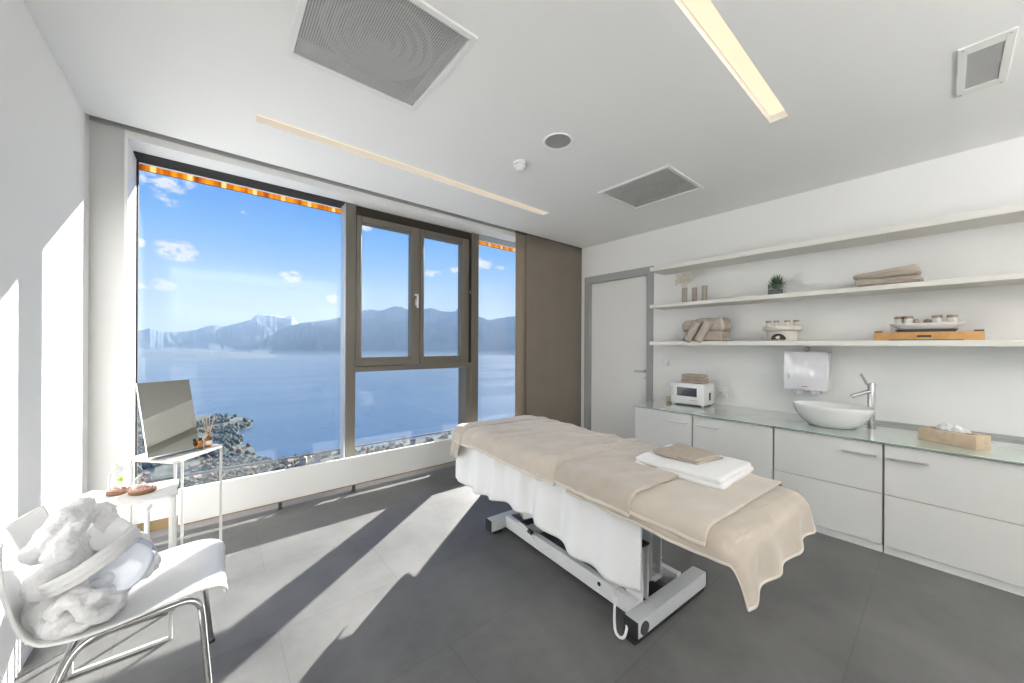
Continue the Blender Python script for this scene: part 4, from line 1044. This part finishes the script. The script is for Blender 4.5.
# ------------------------------------------------------------------ lake, shores, mountains
ZLK = -350.
LAKE, nt2, bb = new_mat('lake_water')
bb.inputs['Base Color'].default_value = (.055, .10, .165, 1); bb.inputs['Roughness'].default_value = .22; bb.inputs['IOR'].default_value = 1.33
tc = N(nt2, 'ShaderNodeTexCoord'); mp = N(nt2, 'ShaderNodeMapping'); mp.inputs['Scale'].default_value = (.0006, .0022, 1); mp.inputs['Rotation'].default_value = (0, 0, .6)
nz = N(nt2, 'ShaderNodeTexNoise'); nz.inputs['Scale'].default_value = 1; nz.inputs['Detail'].default_value = 6
nt2.links.new(tc.outputs['Object'], mp.inputs['Vector']); nt2.links.new(mp.outputs[0], nz.inputs['Vector'])
mr = N(nt2, 'ShaderNodeMapRange'); mr.inputs['From Min'].default_value = .35; mr.inputs['From Max'].default_value = .65; mr.inputs['To Min'].default_value = .20; mr.inputs['To Max'].default_value = .27
nt2.links.new(nz.outputs['Fac'], mr.inputs['Value']); nt2.links.new(mr.outputs[0], bb.inputs['Roughness'])
b = BM(); V = [b.verts.new(p) for p in ((-26000, 200, ZLK), (30000, 200, ZLK), (30000, 34000, ZLK), (-26000, 34000, ZLK))]; b.faces.new(V)
o = mk('lake', b, LAKE, smooth=False); tag(o, 'wide calm blue lake seen through the windows below the mountains', 'lake')

def terrain_mat(name, low, high, z0, z1, snow=0):
    m, nt, bb = new_mat(name); bb.inputs['Roughness'].default_value = .95; bb.inputs['Specular IOR Level'].default_value = .1
    g = N(nt, 'ShaderNodeNewGeometry'); sx = N(nt, 'ShaderNodeSeparateXYZ'); nt.links.new(g.outputs['Position'], sx.inputs[0])
    nz = N(nt, 'ShaderNodeTexNoise'); nz.inputs['Scale'].default_value = .002; nz.inputs['Detail'].default_value = 8; nt.links.new(g.outputs['Position'], nz.inputs['Vector'])
    mr = N(nt, 'ShaderNodeMapRange'); mr.inputs['From Min'].default_value = z0; mr.inputs['From Max'].default_value = z1; nt.links.new(sx.outputs[2], mr.inputs['Value'])
    ad = N(nt, 'ShaderNodeMath', operation='MULTIPLY_ADD'); ad.inputs[1].default_value = 1.4; nt.links.new(nz.outputs['Fac'], ad.inputs[0]); 
    sb = N(nt, 'ShaderNodeMath', operation='SUBTRACT'); sb.inputs[1].default_value = .7; nt.links.new(mr.outputs[0], sb.inputs[0]); nt.links.new(sb.outputs[0], ad.inputs[2])
    r = N(nt, 'ShaderNodeValToRGB'); e = r.color_ramp.elements; e[0].color = (*low, 1); e[1].color = (*high, 1); e[0].position = .35; e[1].position = .75
    if snow:
        q = e.new(.985); q.color = (*high, 1); q = e.new(1.0); q.color = (.85, .88, .92, 1)
    nt.links.new(ad.outputs[0], r.inputs['Fac']); nt.links.new(r.outputs['Color'], bb.inputs['Base Color']); return m
def ridge(name, sil, t_foot, t_crest, m, label, rough=1., seed=0, step=1.0, rows=26, foot_px=None):
    xs = []; x = sil[0][0]
    while x <= sil[-1][0]: xs.append(x); x += step
    def sy(x):
        for (a, c), (d, e) in zip(sil, sil[1:]):
            if a <= x <= d: return c+(e-c)*(x-a)/(d-a)
        return sil[-1][1]
    b = BM(); cols = []
    for x in xs:
        y = sy(x)+rough*(.9*noise.noise(Vector((x*.35, seed, 0)))+.5*noise.noise(Vector((x*.9, seed, 4))))
        top = far(x, y, t_crest); ft = t_foot(x) if callable(t_foot) else t_foot
        foot = EYE+ray(x, CY)*ft; foot.z = ZLK-2
        col = []
        for k in range(rows+1):
            s = k/rows; p = foot.lerp(top, s)
            if 0 < s < 1:
                wv_ = (s*(1-s))*4; hgt = top.z-ZLK
                nn = noise.multi_fractal(Vector((p.x*.0006, p.y*.0006, seed)), 1.0, 2.2, 5) if False else abs(noise.noise(Vector((x*.10+s*1.2, s*2+seed, 0))))+.5*abs(noise.noise(Vector((x*.27, s*4, seed))))
                p.z += hgt*(-.10*s*(1-s)*2)+hgt*wv_*.08*(nn-.35)
                p.z = max(p.z, ZLK-2)
            col.append(b.verts.new(p))
        back = EYE+ray(x, CY)*(t_crest*1.35); back.z = ZLK-2; col.append(b.verts.new(back)); cols.append(col)
    for A, B_ in zip(cols, cols[1:]):
        for k in range(rows+1): b.faces.new((A[k], B_[k], B_[k+1], A[k+1]))
    o = mk(name, b, m, angle=180); tag(o, label, 'mountain'); return o
M1 = terrain_mat('far_mountain_hazy_rock', (.10, .14, .20), (.22, .27, .34), 200, 1500, 1)  # bluish distance haze is also mixed into these three terrain colours
M2 = terrain_mat('near_mountain_hazy_forest', (.055, .085, .13), (.11, .15, .22), 100, 1600, 0)
M3 = terrain_mat('low_hazy_shore_land', (.10, .12, .15), (.15, .17, .20), -350, -150, 0)
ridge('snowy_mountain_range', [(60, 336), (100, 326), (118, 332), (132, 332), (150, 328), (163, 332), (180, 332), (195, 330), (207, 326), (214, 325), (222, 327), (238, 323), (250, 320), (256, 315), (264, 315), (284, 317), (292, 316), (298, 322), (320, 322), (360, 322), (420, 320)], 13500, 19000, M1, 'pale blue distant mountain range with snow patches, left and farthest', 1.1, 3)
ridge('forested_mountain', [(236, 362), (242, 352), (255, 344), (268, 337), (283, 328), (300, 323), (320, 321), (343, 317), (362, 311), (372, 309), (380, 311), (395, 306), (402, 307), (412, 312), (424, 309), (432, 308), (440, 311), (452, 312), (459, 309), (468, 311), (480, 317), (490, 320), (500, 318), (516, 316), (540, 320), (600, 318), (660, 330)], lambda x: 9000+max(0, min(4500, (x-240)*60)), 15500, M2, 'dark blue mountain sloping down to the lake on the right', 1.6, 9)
ridge('low_shoreland', [(40, 353), (132, 352), (160, 351), (200, 350), (235, 352), (262, 354), (300, 357), (340, 360)], 8200, 10500, M3, 'hazy flat shore land at the far left end of the lake', .5, 5, rows=6)

# near shore with town
LAND, nt2, bb = new_mat('wooded_shore_land'); bb.inputs['Roughness'].default_value = .95
g = N(nt2, 'ShaderNodeNewGeometry'); nz = N(nt2, 'ShaderNodeTexNoise'); nz.inputs['Scale'].default_value = .02; nz.inputs['Detail'].default_value = 6; nt2.links.new(g.outputs['Position'], nz.inputs['Vector'])
r = N(nt2, 'ShaderNodeValToRGB'); e = r.color_ramp.elements; e[0].position = .35; e[0].color = (.05, .07, .05, 1); e[1].position = .65; e[1].color = (.11, .12, .10, 1)
q = e.new(.5); q.color = (.07, .09, .065, 1)
nt2.links.new(nz.outputs['Fac'], r.inputs['Fac']); nt2.links.new(r.outputs[0], bb.inputs['Base Color'])
shore = [(60, 413), (120, 413), (200, 415), (225, 416), (240, 417), (250, 419), (253, 423), (247, 428), (239, 430), (236, 434), (243, 437), (242, 442), (237, 446), (248, 444), (254, 449), (255, 454), (250, 458), (262, 460), (285, 459), (300, 457), (330, 453), (350, 450), (380, 446), (410, 440), (440, 435), (480, 430), (530, 426), (600, 420)]
poly = [onz(x, y, ZLK+4) for x, y in shore]
b = BM()
near = [onz(600, 560, ZLK+4), onz(60, 640, ZLK+4)]
vt = [b.verts.new(p) for p in poly+near]; vb = [b.verts.new(Vector((p.co.x, p.co.y, ZLK-2))) for p in vt]
n_ = len(vt)
for i in range(n_): b.faces.new((vt[i], vt[(i+1) % n_], vb[(i+1) % n_], vb[i]))
b.faces.new(vt); bmesh.ops.triangulate(b, faces=[f_ for f_ in b.faces if len(f_.verts) > 4])
o = mk('shore_land', b, LAND, smooth=False); tag(o, 'built-up wooded shore with a headland jutting into the lake', 'shore')
P2 = [(p.x, p.y) for p in poly+near]
def inside(x, y):
    c = False; j = len(P2)-1
    for i in range(len(P2)):
        if (P2[i][1] > y) != (P2[j][1] > y) and x < (P2[j][0]-P2[i][0])*(y-P2[i][1])/(P2[j][1]-P2[i][1])+P2[i][0]: c = not c
        j = i
    return c
def treemass(name, m, n, rng, label, seed, pxr=((130, 260), (414, 500))):
    rnd = random.Random(seed); b = BM(); k = 0; tries = 0
    while k < n and tries < n*30:
        tries += 1
        p = onz(rnd.uniform(*pxr[0]), rnd.uniform(*pxr[1]), ZLK+4)
        if not inside(p.x, p.y): continue
        if noise.noise(Vector((p.x*.006, p.y*.006, seed*5))) < -.08: continue
        tt = bmesh.new(); bmesh.ops.create_icosphere(tt, subdivisions=1, radius=1); s = rnd.uniform(*rng)
        for v in tt.verts: v.co *= rnd.uniform(.8, 1.2)
        merge(b, tt, Matrix.Translation((p.x, p.y, ZLK+4+s*.7)) @ Matrix.Diagonal((s, s, s*1.1, 1))); k += 1
    o = mk(name, b, m, angle=180); tag(o, label, 'trees'); o['kind'] = 'stuff'
treemass('dark_trees', mat('dark_tree_crowns', (.03, .05, .045), .95), 1500, (5, 9), 'dense dark green trees of the headland and the lakeside town', 2)
treemass('autumn_trees', mat('autumn_tree_crowns', (.20, .11, .06), .95), 240, (5, 8), 'orange and rust autumn trees scattered on the headland', 6)
treemass('dark_trees', mat('town_tree_crowns', (.035, .055, .05), .95), 500, (4, 8), 'dark trees along the near shore seen just above the radiator', 12, ((260, 480), (432, 480)))
rnd = random.Random(21)
HW = mat('house_plaster', (.45, .45, .45), .9); HR = mat('tiled_roof', (.24, .17, .14), .9)
def house():
    t = thing('house', (0, 0, ZLK+4), 'small pale house of the lakeside town below the windows', 'house', group='houses of the lakeside town')
    b = BM(); box(b, -6, 6, -5, 5, 0, 8); mk('walls', b, HW, t, local=True, smooth=False)
    b = BM(); V = [b.verts.new(p) for p in ((-7,-6,8),(7,-6,8),(7,6,8),(-7,6,8),(-7,0,11.5),(7,0,11.5))]
    for f_ in ((0,1,5,4),(3,4,5,2),(0,4,3),(1,2,5),(0,3,2,1)): b.faces.new([V[i] for i in f_])
    mk('roof', b, HR, t, local=True, smooth=False); return t
h0 = None; k = 0; tries = 0
while k < 110 and tries < 6000:
    tries += 1
    x = rnd.uniform(138, 470); y = rnd.uniform(430, 500)
    p = onz(x, y, ZLK+4)
    if not inside(p.x, p.y) or y < 455-(x-255)*.12: continue
    if h0 is None: h = h0 = house()
    else: h = copy_tree(h0)
    h.location = (p.x, p.y, ZLK+4); h.rotation_euler = (0, 0, rnd.uniform(0, PI)); s = rnd.uniform(.8, 1.5); h.scale = (s, s*rnd.uniform(.8, 1.3), s*rnd.uniform(.8, 1.6)); k += 1

# haze: real scattering air over the lake
def haze(name, x0, x1, y0, y1, z0, z1, dens, absn, col, label):
    m = bpy.data.materials.new(name); m.use_nodes = True; nt = m.node_tree; nt.nodes.clear()
    out = N(nt, 'ShaderNodeOutputMaterial'); s = N(nt, 'ShaderNodeVolumeScatter'); a = N(nt, 'ShaderNodeVolumeAbsorption'); ad = N(nt, 'ShaderNodeAddShader')
    s.inputs['Color'].default_value = (*col, 1); s.inputs['Density'].default_value = dens; a.inputs['Color'].default_value = (0, 0, 0, 1); a.inputs['Density'].default_value = absn
    nt.links.new(s.outputs[0], ad.inputs[0]); nt.links.new(a.outputs[0], ad.inputs[1]); nt.links.new(ad.outputs[0], out.inputs['Volume'])
    b = BM(); box(b, x0, x1, y0, y1, z0, z1); o = mk(name, b, m, smooth=False); tag(o, label, 'haze'); o['kind'] = 'stuff'
haze('air_haze', -25000, 29000, 900, 33000, ZLK+1, 1500, 2.4e-5, 1.8e-5, (.46, .70, 1.0), 'bluish air haze over the lake and mountains')
haze('lake_mist', -25000, 29000, 420, 32000, ZLK+1, -215, 5.0e-5, 8e-5, (.50, .72, 1.0), 'thin low mist lying on the lake')

vs = bpy.context.scene.view_settings
bpy.context.scene.display_settings.display_device = 'sRGB'
vs.view_transform = 'Standard'; vs.look = 'None'; vs.exposure = 0; vs.gamma = 1; vs.use_curve_mapping = False
